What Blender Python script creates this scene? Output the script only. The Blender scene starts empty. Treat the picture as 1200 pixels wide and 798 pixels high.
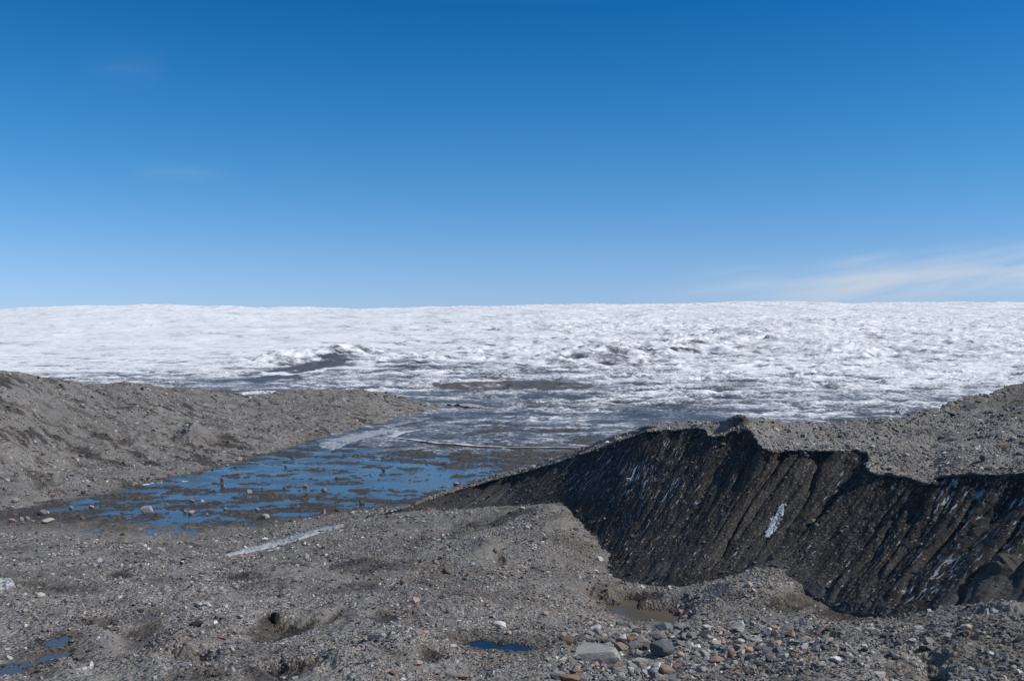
import bpy, bmesh, math, random
import numpy as np
from mathutils import Vector, Matrix, Euler

# ------------------------------------------------------------------ basics
F, CX, CY, EYE = 1167.0, 600.0, 399.0, 20.0
rng = np.random.default_rng(11)
random.seed(11)
scene = bpy.context.scene
col = scene.collection


def P(px, py, d):
    """point seen at photo pixel (px, py) from the tripod, at distance d"""
    return np.array([(px - CX) / F * d, d, EYE - (py - CY) / F * d])


def PZ(px, py, z):
    d = (EYE - z) * F / (py - CY)
    return np.array([(px - CX) / F * d, d, z])


def tag(o, label, cat=None, kind=None, group=None):
    o['label'] = label
    if cat: o['category'] = cat
    if kind: o['kind'] = kind
    if group: o['group'] = group
    return o


def sstep(a, b, x):
    t = np.clip((x - a) / (b - a), 0, 1)
    return t * t * (3 - 2 * t)


# ------------------------------------------------------------------ noise
_pr = np.random.default_rng(5)
_perm = _pr.permutation(4096).astype(np.int32)
_ang = _pr.random(4096) * 2 * np.pi
_gx, _gy = np.cos(_ang).astype(np.float32), np.sin(_ang).astype(np.float32)


def perlin(x, y, seed=0):
    x = np.asarray(x, np.float32); y = np.asarray(y, np.float32)
    xi = np.floor(x); yi = np.floor(y)
    fx = x - xi; fy = y - yi
    xi = xi.astype(np.int32) + seed * 131; yi = yi.astype(np.int32) + seed * 37

    def g(ix, iy, dx, dy):
        h = _perm[(_perm[ix & 4095] + iy) & 4095]
        return _gx[h] * dx + _gy[h] * dy
    u = fx * fx * fx * (fx * (fx * 6 - 15) + 10); v = fy * fy * fy * (fy * (fy * 6 - 15) + 10)
    a = g(xi, yi, fx, fy); b = g(xi + 1, yi, fx - 1, fy)
    c = g(xi, yi + 1, fx, fy - 1); d = g(xi + 1, yi + 1, fx - 1, fy - 1)
    return 1.5 * ((a + (b - a) * u) + ((c + (d - c) * u) - (a + (b - a) * u)) * v)


def fbm(x, y, oct=4, seed=0, gain=.5, lac=2.03):
    s = 0; a = 1.0; n = 0
    for i in range(oct):
        s = s + a * perlin(x * lac ** i, y * lac ** i, seed + i * 7); n += a; a *= gain
    return s / n * 1.3


def ridged(x, y, oct=4, seed=0, gain=.5):
    s = 0; a = 1.0; n = 0
    for i in range(oct):
        s = s + a * (1 - np.abs(perlin(x * 2.03 ** i, y * 2.03 ** i, seed + i * 7)) * 1.6); n += a; a *= gain
    return s / n


# ------------------------------------------------------------------ mesh from a grid
def grid_mesh(name, V, mat, attrs=None, keep=None, uv=None, parent=None, smooth=True):
    nr, nc, _ = V.shape
    idx = np.arange(nr * nc, dtype=np.int32).reshape(nr, nc)
    q = np.stack([idx[:-1, :-1], idx[:-1, 1:], idx[1:, 1:], idx[1:, :-1]], -1).reshape(-1, 4)
    verts = V.reshape(-1, 3)
    used = None
    if keep is not None:
        q = q[keep.reshape(-1)]
        used = np.unique(q)
        re = np.full(nr * nc, -1, np.int32); re[used] = np.arange(len(used))
        q = re[q]; verts = verts[used]
    me = bpy.data.meshes.new(name)
    me.vertices.add(len(verts)); me.vertices.foreach_set('co', verts.astype(np.float32).ravel())
    me.loops.add(q.size); me.loops.foreach_set('vertex_index', q.astype(np.int32).ravel())
    me.polygons.add(len(q)); me.polygons.foreach_set('loop_start', np.arange(0, q.size, 4, dtype=np.int32))
    me.polygons.foreach_set('use_smooth', np.full(len(q), smooth))
    for k, a in (attrs or {}).items():
        a = np.asarray(a, np.float32).reshape(nr * nc, -1)
        if used is not None: a = a[used]
        if a.shape[1] == 1:
            t = me.attributes.new(k, 'FLOAT', 'POINT'); t.data.foreach_set('value', a.ravel())
        else:
            t = me.attributes.new(k, 'FLOAT_VECTOR', 'POINT'); t.data.foreach_set('vector', a.ravel())
    me.materials.append(mat)
    me.update(); me.validate()
    o = bpy.data.objects.new(name, me); col.objects.link(o)
    if parent: o.parent = parent
    return o


# ------------------------------------------------------------------ materials
def new_mat(name):
    m = bpy.data.materials.new(name); m.use_nodes = True
    nt = m.node_tree; nt.nodes.clear()
    out = nt.nodes.new('ShaderNodeOutputMaterial'); b = nt.nodes.new('ShaderNodeBsdfPrincipled')
    nt.links.new(b.outputs[0], out.inputs[0])
    return m, nt, b


class NB:
    def __init__(s, nt): s.nt = nt

    def n(s, t, **kw):
        nd = s.nt.nodes.new(t)
        for k, v in kw.items():
            if k == 'inp':
                for a, b in v.items():
                    if isinstance(b, bpy.types.NodeSocket): s.nt.links.new(b, nd.inputs[a])
                    else: nd.inputs[a].default_value = b
            else: setattr(nd, k, v)
        return nd

    def attr(s, name): return s.n('ShaderNodeAttribute', attribute_name=name)

    def math(s, op, a, b=0.0, c=None, clamp=False):
        i = {0: a, 1: b}
        if c is not None: i[2] = c
        return s.n('ShaderNodeMath', operation=op, use_clamp=clamp, inp=i).outputs[0]

    def mix(s, f, a, b, blend='MIX'):
        return s.n('ShaderNodeMix', data_type='RGBA', blend_type=blend, inp={0: f, 6: a, 7: b}).outputs[2]

    def ramp(s, f, stops, interp='LINEAR'):
        nd = s.n('ShaderNodeValToRGB', inp={0: f}); cr = nd.color_ramp; cr.interpolation = interp
        while len(cr.elements) < len(stops): cr.elements.new(.5)
        for e, (p, c) in zip(cr.elements, stops):
            e.position = p; e.color = (*c, 1) if len(c) == 3 else c
        return nd.outputs[0]

    def mapr(s, v, a, b, c, d):
        return s.n('ShaderNodeMapRange', inp={0: v, 1: a, 2: b, 3: c, 4: d}).outputs[0]

    def noise(s, vec, scale, detail=4, rough=.55):
        return s.n('ShaderNodeTexNoise', inp={'Vector': vec, 'Scale': scale, 'Detail': detail, 'Roughness': rough})

    def vor(s, vec, scale, feature='F1'):
        return s.n('ShaderNodeTexVoronoi', feature=feature, inp={'Vector': vec, 'Scale': scale})


STONE = [(0.0, (.045, .045, .05)), (.14, (.10, .10, .102)), (.34, (.18, .176, .172)), (.56, (.26, .25, .24)),
         (.72, (.36, .35, .335)), (.82, (.33, .265, .20)), (.88, (.34, .24, .195)), (.93, (.50, .485, .46)), (1.0, (.64, .63, .61))]


def gravel_material():
    m, nt, b = new_mat('gravel'); k = NB(nt)
    co = k.n('ShaderNodeTexCoord').outputs['Object']
    warp = k.noise(co, 2.5, 3)
    v = k.n('ShaderNodeVectorMath', operation='MULTIPLY_ADD', inp={0: warp.outputs['Color'], 1: (.12, .12, .12), 2: co}).outputs[0]
    v1 = k.vor(v, 5.5); v2 = k.vor(v, 13.0); v3 = k.vor(v, 2.2)
    r1 = k.n('ShaderNodeSeparateColor', inp={0: v1.outputs['Color']}).outputs[0]
    r2 = k.n('ShaderNodeSeparateColor', inp={0: v2.outputs['Color']}).outputs[1]
    r3 = k.n('ShaderNodeSeparateColor', inp={0: v3.outputs['Color']}).outputs[0]
    c1 = k.ramp(r1, STONE); c2 = k.ramp(r2, STONE)
    v0 = k.vor(v, 24.0)
    c0 = k.ramp(k.n('ShaderNodeSeparateColor', inp={0: v0.outputs['Color']}).outputs[2], STONE)
    base = k.mix(k.mapr(v2.outputs['Distance'], .30, .42, 0, .8), c2, c0)
    base = k.mix(k.math('MULTIPLY', k.mapr(v1.outputs['Distance'], .42, .34, 0, 1), k.mapr(r3, .25, .5, 0, .9)), base, c1)
    # pockets of finer silt and grit between the stones
    silt = k.noise(co, .35, 6, .65).outputs[0]
    sl = k.mapr(silt, .42, .62, 0, .75)
    sl = k.math('MAXIMUM', sl, k.attr('sand').outputs['Fac'])
    fine = k.noise(co, 24, 3, .7).outputs[0]
    siltc = k.mix(fine, (.148, .144, .139, 1), (.255, .249, .241, 1))
    base = k.mix(sl, base, siltc)
    big = k.noise(co, .06, 5, .6).outputs[0]
    tone = k.mapr(big, .3, .7, .80, 1.05)
    mid = k.noise(co, .9, 5, .65).outputs[0]
    tone = k.math('MULTIPLY', tone, k.mapr(mid, .3, .7, .8, 1.14))
    damp = k.attr('damp').outputs['Fac']
    dn = k.math('MULTIPLY', damp, k.mapr(k.noise(co, 1.6, 5, .7).outputs[0], .3, .6, .55, 1.15), clamp=True)
    tone = k.math('MULTIPLY', tone, k.mapr(dn, 0, 1, 1, .26))
    hsv = k.n('ShaderNodeHueSaturation', inp={'Value': tone, 'Color': k.mix(1.0, base, (1.02, 1.0, .975, 1), 'MULTIPLY'), 'Saturation': .85})
    fin = k.mix(dn, hsv.outputs[0], k.mix(1.0, hsv.outputs[0], (1.0, .90, .81, 1), 'MULTIPLY'))
    nt.links.new(fin, b.inputs['Base Color'])
    rough = k.mapr(dn, 0, 1, .9, .55)
    nt.links.new(rough, b.inputs['Roughness'])
    b.inputs['Specular IOR Level'].default_value = .25
    h = k.math('ADD', k.math('MULTIPLY', v1.outputs['Distance'], -.16), k.math('MULTIPLY', v2.outputs['Distance'], -.06))
    h = k.math('ADD', h, k.math('MULTIPLY', r1, .05))
    h = k.math('ADD', h, k.math('MULTIPLY', v3.outputs['Distance'], -.12))
    h = k.math('MULTIPLY', h, k.mapr(sl, 0, 1, 1, .25))
    h = k.math('ADD', h, k.math('MULTIPLY', fine, .012))
    bp = k.n('ShaderNodeBump', inp={'Strength': .9, 'Distance': 1.0, 'Height': h})
    nt.links.new(bp.outputs[0], b.inputs['Normal'])
    return m


def rock_material(name, per_object):
    m, nt, b = new_mat(name); k = NB(nt)
    if per_object:
        oi = k.n('ShaderNodeObjectInfo'); base = oi.outputs['Color']
        co = k.n('ShaderNodeTexCoord').outputs['Object']
        co = k.n('ShaderNodeVectorMath', operation='ADD', inp={0: co, 1: oi.outputs['Location']}).outputs[0]
        s1, s2 = 3.0, 14.0
    else:
        base = k.attr('tint').outputs['Color']
        co = k.n('ShaderNodeTexCoord').outputs['Object']; s1, s2 = 6.0, 20.0
    n1 = k.noise(co, s1, 5, .65).outputs[0]; n2 = k.noise(co, s2, 4, .7).outputs[0]
    t = k.math('MULTIPLY', k.mapr(n1, .3, .7, .78, 1.2), k.mapr(n2, .3, .7, .82, 1.18))
    hsv = k.n('ShaderNodeHueSaturation', inp={'Value': t, 'Color': base})
    nt.links.new(hsv.outputs[0], b.inputs['Base Color'])
    b.inputs['Roughness'].default_value = .85; b.inputs['Specular IOR Level'].default_value = .25
    h = k.math('ADD', k.math('MULTIPLY', n1, .6), k.math('MULTIPLY', n2, .3))
    bp = k.n('ShaderNodeBump', inp={'Strength': .6, 'Distance': .12, 'Height': h})
    nt.links.new(bp.outputs[0], b.inputs['Normal'])
    return m


def cliff_material():
    m, nt, b = new_mat('dirty_ice_face'); k = NB(nt)
    co = k.n('ShaderNodeTexCoord').outputs['Object']
    uv = k.attr('fall').outputs['Vector']           # x: metres along the face, y: metres down the fall line

    def st(sx, sy): return k.n('ShaderNodeVectorMath', operation='MULTIPLY', inp={0: uv, 1: (sx, sy, 1)}).outputs[0]
    stre = k.noise(st(2.2, .22), 1.0, 5, .6).outputs[0]
    strf = k.noise(st(7.0, .6), 1.0, 4, .6).outputs[0]
    blot = k.noise(co, .8, 5, .6).outputs[0]
    mud = k.mix(k.mapr(stre, .3, .7, 0, 1), (.016, .015, .0148, 1), (.040, .0365, .034, 1))
    mud = k.mix(k.mapr(blot, .4, .7, 0, .55), mud, (.046, .040, .036, 1))
    mud = k.mix(k.mapr(strf, .45, .75, 0, .5), mud, (.046, .043, .041, 1))
    # clean ice showing through in shreds that run down the slope
    ice_zone = k.attr('ice').outputs['Fac']
    a = k.noise(st(5.2, 1.2), 1.0, 2, .5).outputs[0]
    a2 = k.noise(st(1.6, .6), .55, 3, .5).outputs[0]
    a3 = k.noise(st(15, 6.0), 1.0, 2, .6).outputs[0]
    thr = k.math('ADD', k.math('ADD', k.math('MULTIPLY', a, .75), k.math('MULTIPLY', a2, .35)), k.math('MULTIPLY', a3, .22))
    thr = k.math('ADD', thr, k.math('MULTIPLY', ice_zone, .12))
    icef = k.mapr(thr, .80, .85, 0, .85)
    icec = k.mix(a3, (.24, .25, .28, 1), (.60, .615, .65, 1))
    cc = k.mix(icef, mud, icec)
    # grit and pebbles stuck in the mud
    vv = k.vor(co, 5.0); rr = k.n('ShaderNodeSeparateColor', inp={0: vv.outputs['Color']}).outputs[0]
    spec = k.math('MULTIPLY', k.mapr(rr, .84, .87, 0, 1), k.mapr(vv.outputs['Distance'], .33, .26, 0, 1))
    cc = k.mix(k.math('MULTIPLY', spec, .8), cc, (.22, .21, .21, 1))
    vf = k.vor(co, 13.0); rf = k.n('ShaderNodeSeparateColor', inp={0: vf.outputs['Color']}).outputs[0]
    cc = k.mix(k.math('MULTIPLY', k.mapr(rf, .86, .9, 0, 1), .5), cc, (.16, .15, .15, 1))
    silt = k.attr('silt').outputs['Fac']
    sc = k.mix(k.mapr(stre, .35, .65, 0, 1), (.06, .056, .056, 1), (.10, .095, .095, 1))
    cc = k.mix(k.math('MULTIPLY', silt, k.mapr(blot, .3, .6, .6, 1), clamp=True), cc, sc)
    nt.links.new(cc, b.inputs['Base Color'])
    nt.links.new(k.mapr(icef, 0, 1, .75, .35), b.inputs['Roughness'])
    b.inputs['Specular IOR Level'].default_value = .25
    h = k.math('ADD', k.math('MULTIPLY', strf, .35), k.math('MULTIPLY', k.noise(co, 6, 5, .65).outputs[0], .35))
    h = k.math('ADD', h, k.math('MULTIPLY', icef, .12))
    bp = k.n('ShaderNodeBump', inp={'Strength': .45, 'Distance': .35, 'Height': h})
    nt.links.new(bp.outputs[0], b.inputs['Normal'])
    return m


def glacier_material():
    m, nt, b = new_mat('glacier_ice'); k = NB(nt)
    co = k.n('ShaderNodeTexCoord').outputs['Object']
    dirt = k.attr('dirt').outputs['Fac']; deb = k.attr('debris').outputs['Fac']
    n0 = k.noise(co, .045, 4, .6).outputs[0]
    n1 = k.noise(co, .22, 5, .65).outputs[0]
    n2 = k.noise(co, 1.1, 4, .65).outputs[0]
    rg = k.attr('rough').outputs['Fac']
    d = k.math('ADD', dirt, k.math('MULTIPLY', k.math('MULTIPLY', k.math('SUBTRACT', n1, .5), 1.0), rg))
    d = k.math('ADD', d, k.math('MULTIPLY', k.math('MULTIPLY', k.math('SUBTRACT', n2, .5), 1.9), rg))
    n5 = k.noise(co, .5, 5, .7).outputs[0]
    d = k.math('ADD', d, k.math('MULTIPLY', k.math('MULTIPLY', k.math('SUBTRACT', n5, .5), 1.5), rg))
    d = k.math('ADD', d, k.math('MULTIPLY', k.math('SUBTRACT', n0, .5), .5))
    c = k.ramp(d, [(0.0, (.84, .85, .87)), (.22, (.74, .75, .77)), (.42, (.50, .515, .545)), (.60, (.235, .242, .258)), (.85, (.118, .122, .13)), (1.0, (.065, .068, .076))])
    n3 = k.noise(co, 2.2, 4, .7).outputs[0]
    dc = k.mix(n3, (.055, .05, .047, 1), (.15, .14, .13, 1))
    c = k.mix(k.math('ADD', k.math('MULTIPLY', deb, 1.45), k.math('MULTIPLY', k.math('ADD', k.math('SUBTRACT', n1, .5), k.math('MULTIPLY', k.math('SUBTRACT', n0, .53), 1.2)), k.math('ADD', .5, k.math('MULTIPLY', deb, 2.6))), clamp=True), c, dc)
    nt.links.new(c, b.inputs['Base Color'])
    nt.links.new(k.mapr(d, .3, .9, .6, .4), b.inputs['Roughness'])
    b.inputs['Specular IOR Level'].default_value = .3
    h = k.math('ADD', k.math('MULTIPLY', n1, 1.0), k.math('MULTIPLY', n2, .25))
    bp = k.n('ShaderNodeBump', inp={'Strength': .24, 'Distance': 1.0, 'Height': h})
    nt.links.new(bp.outputs[0], b.inputs['Normal'])
    return m


def ice_material(name, c0, c1, scale=3.0):
    m, nt, b = new_mat(name); k = NB(nt)
    co = k.n('ShaderNodeTexCoord').outputs['Object']
    n1 = k.noise(co, scale, 6, .7).outputs[0]; n2 = k.noise(co, scale * 6, 4, .7).outputs[0]
    f = k.mapr(k.math('ADD', k.math('MULTIPLY', n1, .7), k.math('MULTIPLY', n2, .3)), .35, .62, 0, 1)
    nt.links.new(k.mix(f, (*c0, 1), (*c1, 1)), b.inputs['Base Color'])
    b.inputs['Roughness'].default_value = .5
    bp = k.n('ShaderNodeBump', inp={'Strength': .5, 'Distance': .2, 'Height': n1})
    nt.links.new(bp.outputs[0], b.inputs['Normal'])
    return m


def water_material(name, colr, ripple, scale, rough=.04, silt=None):
    m, nt, b = new_mat(name); k = NB(nt)
    co = k.n('ShaderNodeTexCoord').outputs['Object']
    b.inputs['Base Color'].default_value = (*colr, 1); b.inputs['Roughness'].default_value = rough
    b.inputs['IOR'].default_value = 1.333
    calm = k.mapr(k.noise(co, .16, 4, .6).outputs[0], .38, .62, .15, 1.0)
    if silt:
        sn = k.noise(co, .3, 5, .65).outputs[0]
        nt.links.new(k.mix(k.mapr(sn, .45, .62, 0, 1), (*colr, 1), (*silt, 1)), b.inputs['Base Color'])
        nt.links.new(k.mapr(calm, .15, 1, .03, .14), b.inputs['Roughness'])
    n = k.noise(co, scale, 4, .6).outputs[0]
    bp = k.n('ShaderNodeBump', inp={'Strength': k.math('MULTIPLY', calm, ripple), 'Distance': .1, 'Height': n})
    nt.links.new(bp.outputs[0], b.inputs['Normal'])
    return m


M_gravel = gravel_material()
M_rock = rock_material('rock', True)
M_grit = rock_material('loose_stone', False)
M_cliff = cliff_material()
M_glacier = glacier_material()
M_snow = ice_material('weathered_snow', (.42, .42, .44), (.72, .73, .76))
M_oldsnow = ice_material('old_snow', (.22, .22, .23), (.50, .50, .52))
M_edgeshade = ice_material('edge_shade', (.05, .047, .046), (.11, .104, .10))  # dark colour standing in for the shade under the ice ledges
M_shoreice = ice_material('shore_ice', (.20, .21, .23), (.46, .47, .50), 1.2)
M_bareice = ice_material('bare_ice', (.10, .105, .12), (.62, .64, .68), 1.6)
M_greyice = ice_material('grey_ice', (.16, .165, .18), (.36, .37, .40))
M_water = water_material('meltwater', (.045, .075, .105), .9, 1.6, .08, (.055, .058, .058))
M_milky = water_material('silty_water', (.10, .092, .066), .08, 3.0, .12)
M_pool = water_material('clear_pool', (.012, .018, .026), .12, 3.0)
M_puddle = water_material('shallow_puddle', (.075, .085, .10), .10, 3.0)


# ------------------------------------------------------------------ lofts from control rows
def catmull(ctrl, n_per):
    """ctrl: (k, ..., ) points -> smooth dense polyline along axis 0"""
    ctrl = np.asarray(ctrl, float)
    c = np.concatenate([2 * ctrl[:1] - ctrl[1:2], ctrl, 2 * ctrl[-1:] - ctrl[-2:-1]])
    k = len(ctrl) - 1
    t = np.linspace(0, k, n_per)
    i = np.minimum(t.astype(int), k - 1); f = (t - i).reshape(-1, *([1] * (ctrl.ndim - 1)))
    p0, p1, p2, p3 = c[i], c[i + 1], c[i + 2], c[i + 3]
    return .5 * (2 * p1 + (p2 - p0) * f + (2 * p0 - 5 * p1 + 4 * p2 - p3) * f ** 2 + (3 * p1 - p0 - 3 * p2 + p3) * f ** 3)


def px_of(V):
    Y = np.maximum(V[..., 1], .5)
    return CX + F * V[..., 0] / Y, CY + F * (EYE - V[..., 2]) / Y


def blob(px, py, x, y, rx, ry, rot=0.0):
    c, s = math.cos(rot), math.sin(rot)
    dx, dy = px - x, py - y
    a = (dx * c + dy * s) / rx; b = (-dx * s + dy * c) / ry
    return np.exp(-(a * a + b * b))


def lump(V, amp, wav, oct=4, seed=0):
    return amp * fbm(V[..., 0] / wav, V[..., 1] / wav, oct, seed)


# rim of the ice face, its foot, and the skyline of the moraine ridge behind it
RIM = [(430, 606, 95), (470, 597.5, 95), (520, 580, 97), (560, 568, 96), (600, 557, 94), (650, 543, 90), (700, 526, 86), (740, 512, 82), (757, 506, 80),
       (790, 504, 78), (822, 502, 75.5), (838, 512, 72.5), (876, 503, 71), (902, 528, 66), (925, 527, 66), (960, 527, 65), (1014, 531, 63.5),
       (1021, 552, 60), (1055, 558, 58.5), (1090, 566, 56), (1110, 557, 55), (1200, 553, 51), (1320, 545, 46), (1450, 540, 41)]
FOOT = [(428, 607, 94.5), (465, 600.5, 94), (490, 598, 94.5), (515, 597, 94), (545, 597, 91.5), (590, 593, 88), (640, 590, 84.5), (675, 610, 78), (690, 625, 74.5),
        (702, 645, 70), (712, 665, 66), (722, 678, 63.5), (745, 685, 61.5), (790, 686, 59.5), (825, 682, 58.7), (862, 675, 58), (893, 664, 57),
        (908, 662, 56.5), (940, 688, 54), (985, 716, 50.5), (1005, 719, 49.5), (1060, 724, 46.5), (1200, 735, 41), (1330, 740, 37)]
SKY = [(432, 604, 96), (472, 594, 98), (522, 575, 100), (563, 562, 99.5), (605, 550, 98), (655, 534, 94), (703, 517, 90), (742, 507, 85), (757, 500, 81.5),
       (792, 497, 82), (820, 495, 81), (845, 494, 79), (871, 488.5, 73.5), (905, 499, 83), (930, 499, 85), (965, 499.5, 86), (1005, 500, 88),
       (1028, 497, 89), (1065, 489, 93), (1105, 481, 96), (1135, 473, 99), (1200, 454, 105), (1320, 430, 110), (1450, 415, 112)]
rim = np.array([P(*p) for p in RIM]); foot = np.array([P(*p) for p in FOOT]); sky = np.array([P(*p) for p in SKY])

# --- the ice face
NS, NT = 1150, 262
R = catmull(rim, NS); B = catmull(foot, NS)
t = np.linspace(0, 1.10, NT)[:, None, None]
mid = .5 * (R + B); mid[:, 2] -= .035 * np.linalg.norm(R - B, axis=1)
C1 = (1 - t) ** 2 * R + 2 * t * (1 - t) * (2 * mid - .5 * (R + B)) + t ** 2 * B
over = np.clip(t - 1, 0, 1)
C1[..., 2] -= (over[..., 0] * 10 * .75 * np.minimum(1, np.linalg.norm(R - B, axis=1) / 4)[None])
Lrb = np.linalg.norm(R - B, axis=1)
sm = np.concatenate([[0], np.cumsum(np.linalg.norm(np.diff(.5 * (R + B), axis=0), axis=1))])
S = np.broadcast_to(sm[None], (NT, NS)); T = t[..., 0] * Lrb[None]
nrm = np.cross(np.gradient(C1, axis=1), np.gradient(C1, axis=0)); nrm /= np.linalg.norm(nrm, axis=-1, keepdims=True) + 1e-9
nrm *= np.sign(nrm[..., 2:3])
tt = t[..., 0]
sw = S + .5 * perlin(S * .25, T * .2, 3) + .18 * perlin(S * .9, T * .45, 4)
env = np.minimum(1, Lrb / 6.0)[None]
groove = 1 - np.abs(perlin(sw / 2.6, T * .03, 21)) * 2.2
groove2 = 1 - np.abs(perlin(sw / 1.05, T * .05, 22)) * 2.0
gsel = .35 + .9 * sstep(-.3, .4, perlin(S / 9, T * .04, 24))
disp = -.30 * gsel * np.clip(groove, 0, 1) ** 4 * (1 - .4 * tt) * env - .10 * gsel * np.clip(groove2, 0, 1) ** 2 * env
disp += .34 * perlin(S / 6.5, T * .06, 23) * env
disp += .14 * fbm(S * 1.0, T * .35, 4, 31) * env + .05 * fbm(S * 3.2, T * 1.2, 3, 32) * env + .025 * fbm(S * 8, T * 5, 2, 33)
fade = sstep(0, .05, tt)[..., :] * (1 - .9 * sstep(.93, 1, tt))
disp = disp * (.35 + .65 * fade)
cpx, cpy = px_of(C1)
knob = blob(cpx, cpy, 1182, 664, 26, 9, -.3)
disp += .42 * knob * (1 + 1.2 * fbm(S * .9, T * .9, 4, 35, .65)) + .10 * knob * fbm(S * 4, T * 4, 3, 37)
silt = np.clip(sstep(0, 1, (cpy - 672 + (cpx - 1150) * .35) / 10) * sstep(1085, 1130, cpx + (cpy - 700)), 0, 1) * .8 + .55 * knob
silt += .9 * blob(cpx, cpy, 783, 664, 34, 7, -.35) + .8 * blob(cpx, cpy, 745, 683, 40, 5) + .6 * blob(cpx, cpy, 700, 572, 10, 8) + .6 * blob(cpx, cpy, 695, 602, 8, 7) + .55 * blob(cpx, cpy, 880, 650, 22, 10, -.6)
gtop = np.clip(1.2 * blob(cpx, cpy, 545, 588, 75, 13, -.25), 0, 1)
silt += .75 * gtop + .75 * sstep(.84, .97, tt + .06 * fbm(S / 1.2, T / 1.5, 3, 36)) * sstep(860, 900, cpx) * sstep(1080, 1000, cpx)
ice = .5 * sstep(1040, 1120, cpx) + .7 * blob(cpx, cpy, 760, 560, 70, 45) + .45 * blob(cpx, cpy, 660, 560, 60, 22) - .5 * blob(cpx, cpy, 900, 560, 60, 60) + .35 * blob(cpx, cpy, 1040, 690, 60, 25) - .6 * silt
cliffV = C1 + nrm * disp[..., None]
cliffV[0, :, 2] -= .04
cliff = grid_mesh('ice_cliff', cliffV, M_cliff, {'fall': np.stack([S, T, np.zeros_like(S)], -1), 'silt': np.clip(silt, 0, 1), 'ice': np.clip(ice, -1, 1)})
tag(cliff, 'dark mud coated ice cliff with grooves and shreds of white ice', 'ice cliff', 'structure')

# --- the moraine ridge on top of it
NR = 190
lip = R + (R - B) / np.linalg.norm(R - B, axis=1)[:, None] * 0
out = (B - R); out[:, 2] = 0; out /= np.linalg.norm(out, axis=1)[:, None] + 1e-6
lsc = np.minimum(1, Lrb / 5)[:, None]
lip0 = R + out * (.10 * lsc); lip0[:, 2] -= .10 * lsc[:, 0]
lip1 = R + out * (.12 * lsc); lip1[:, 2] += .02
Sk = catmull(sky, NS)
m1 = R * .66 + Sk * .34; m2 = R * .33 + Sk * .67
wid = np.linalg.norm(Sk - R, axis=1)
m1[:, 2] -= .025 * wid; m2[:, 2] -= .02 * wid
bk1 = Sk + np.array([.5, 5, -1.6]); bk2 = Sk + np.array([1, 22, 0]); bk2[:, 2] = -1.2
rowsC = np.stack([lip0, lip1, R + np.array([0, 0, .05]), m1, m2, Sk, bk1, bk2])
seg = [3, 4, 62, 62, 62, 10, 12]
rr = []
dense = catmull(rowsC, 7 * 64 + 1)
# avoid overshoot at the lip: straight pieces there
parts = []
for i, n in enumerate(seg):
    f = np.linspace(0, 1, n, endpoint=False)[:, None, None]
    if i < 2: parts.append(rowsC[i] * (1 - f) + rowsC[i + 1] * f)
    else: parts.append(dense[np.clip(((i + f[:, 0, 0]) * 64).astype(int), 0, 448)])
parts.append(rowsC[-1:])
RV = np.concatenate(parts)
nR = len(RV); inner = np.linspace(0, 1, nR)[:, None]
edge = np.ones(nR); edge[:3] = .35; edge[3:7] = .8
wv = np.minimum(1, wid / 12)[None] * edge[:, None]
dz = lump(RV, .9, 9, 4, 41) * wv * sstep(7, 40, np.arange(nR))[:, None] + lump(RV, .3, 2.2, 4, 43) * wv + lump(RV, .09, .5, 3, 44) * np.minimum(1, edge[:, None])
RV = RV.copy(); RV[..., 2] += dz
# ragged lip
rag = .38 * fbm(sm / 2.4, sm * 0 + 3.3, 3, 45, .6) + .30 * fbm(sm / .45, sm * 0 + 5.3, 3, 49, .6) * lsc[:, 0] * env[0]
RV[:7] += (out * rag[:, None])[None] * np.array([1, 1, 1, .9, .7, .4, .2])[:, None, None]
rpx, rpy = px_of(RV)
lip_dark = np.zeros(nR); lip_dark[:5] = [.7, .6, .45, .3, .1]  # rows nearest the lip coloured darker, fading inward
rdamp = lip_dark[:, None] * (.6 + .6 * fbm(S[:1] / 1.5, S[:1] * 0, 3, 46)) + .25 * sstep(.05, .5, fbm(RV[..., 0] / 7, RV[..., 1] / 7, 4, 47)) + 1.3 * blob(rpx, rpy, 868, 493, 12, 9) + .5 * blob(rpx, rpy, 757, 503, 12, 5) + .45 * blob(rpx, rpy, 1080, 505, 30, 5) + .5 * blob(rpx, rpy, 1065, 542, 12, 6) + .45 * sstep(1100, 1200, rpx) * sstep(492, 470, rpy)
rsand = .9 * blob(rpx, rpy, 893, 514, 9, 14, -.75) + .8 * blob(rpx, rpy, 1150, 483, 45, 5, -.3) + .7 * blob(rpx, rpy, 1125, 512, 30, 7) + .8 * blob(rpx, rpy, 845, 503, 16, 4)
rsand = rsand + .7 * sstep(.15, .5, fbm(RV[..., 0] / 6, RV[..., 1] / 9, 4, 79))
ridge = grid_mesh('moraine_ridge', RV, M_gravel, {'damp': np.clip(rdamp, 0, 1), 'sand': np.clip(rsand, 0, 1)})
tag(ridge, 'gravel covered moraine ridge capping the dark ice cliff', 'ridge', 'structure')

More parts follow.
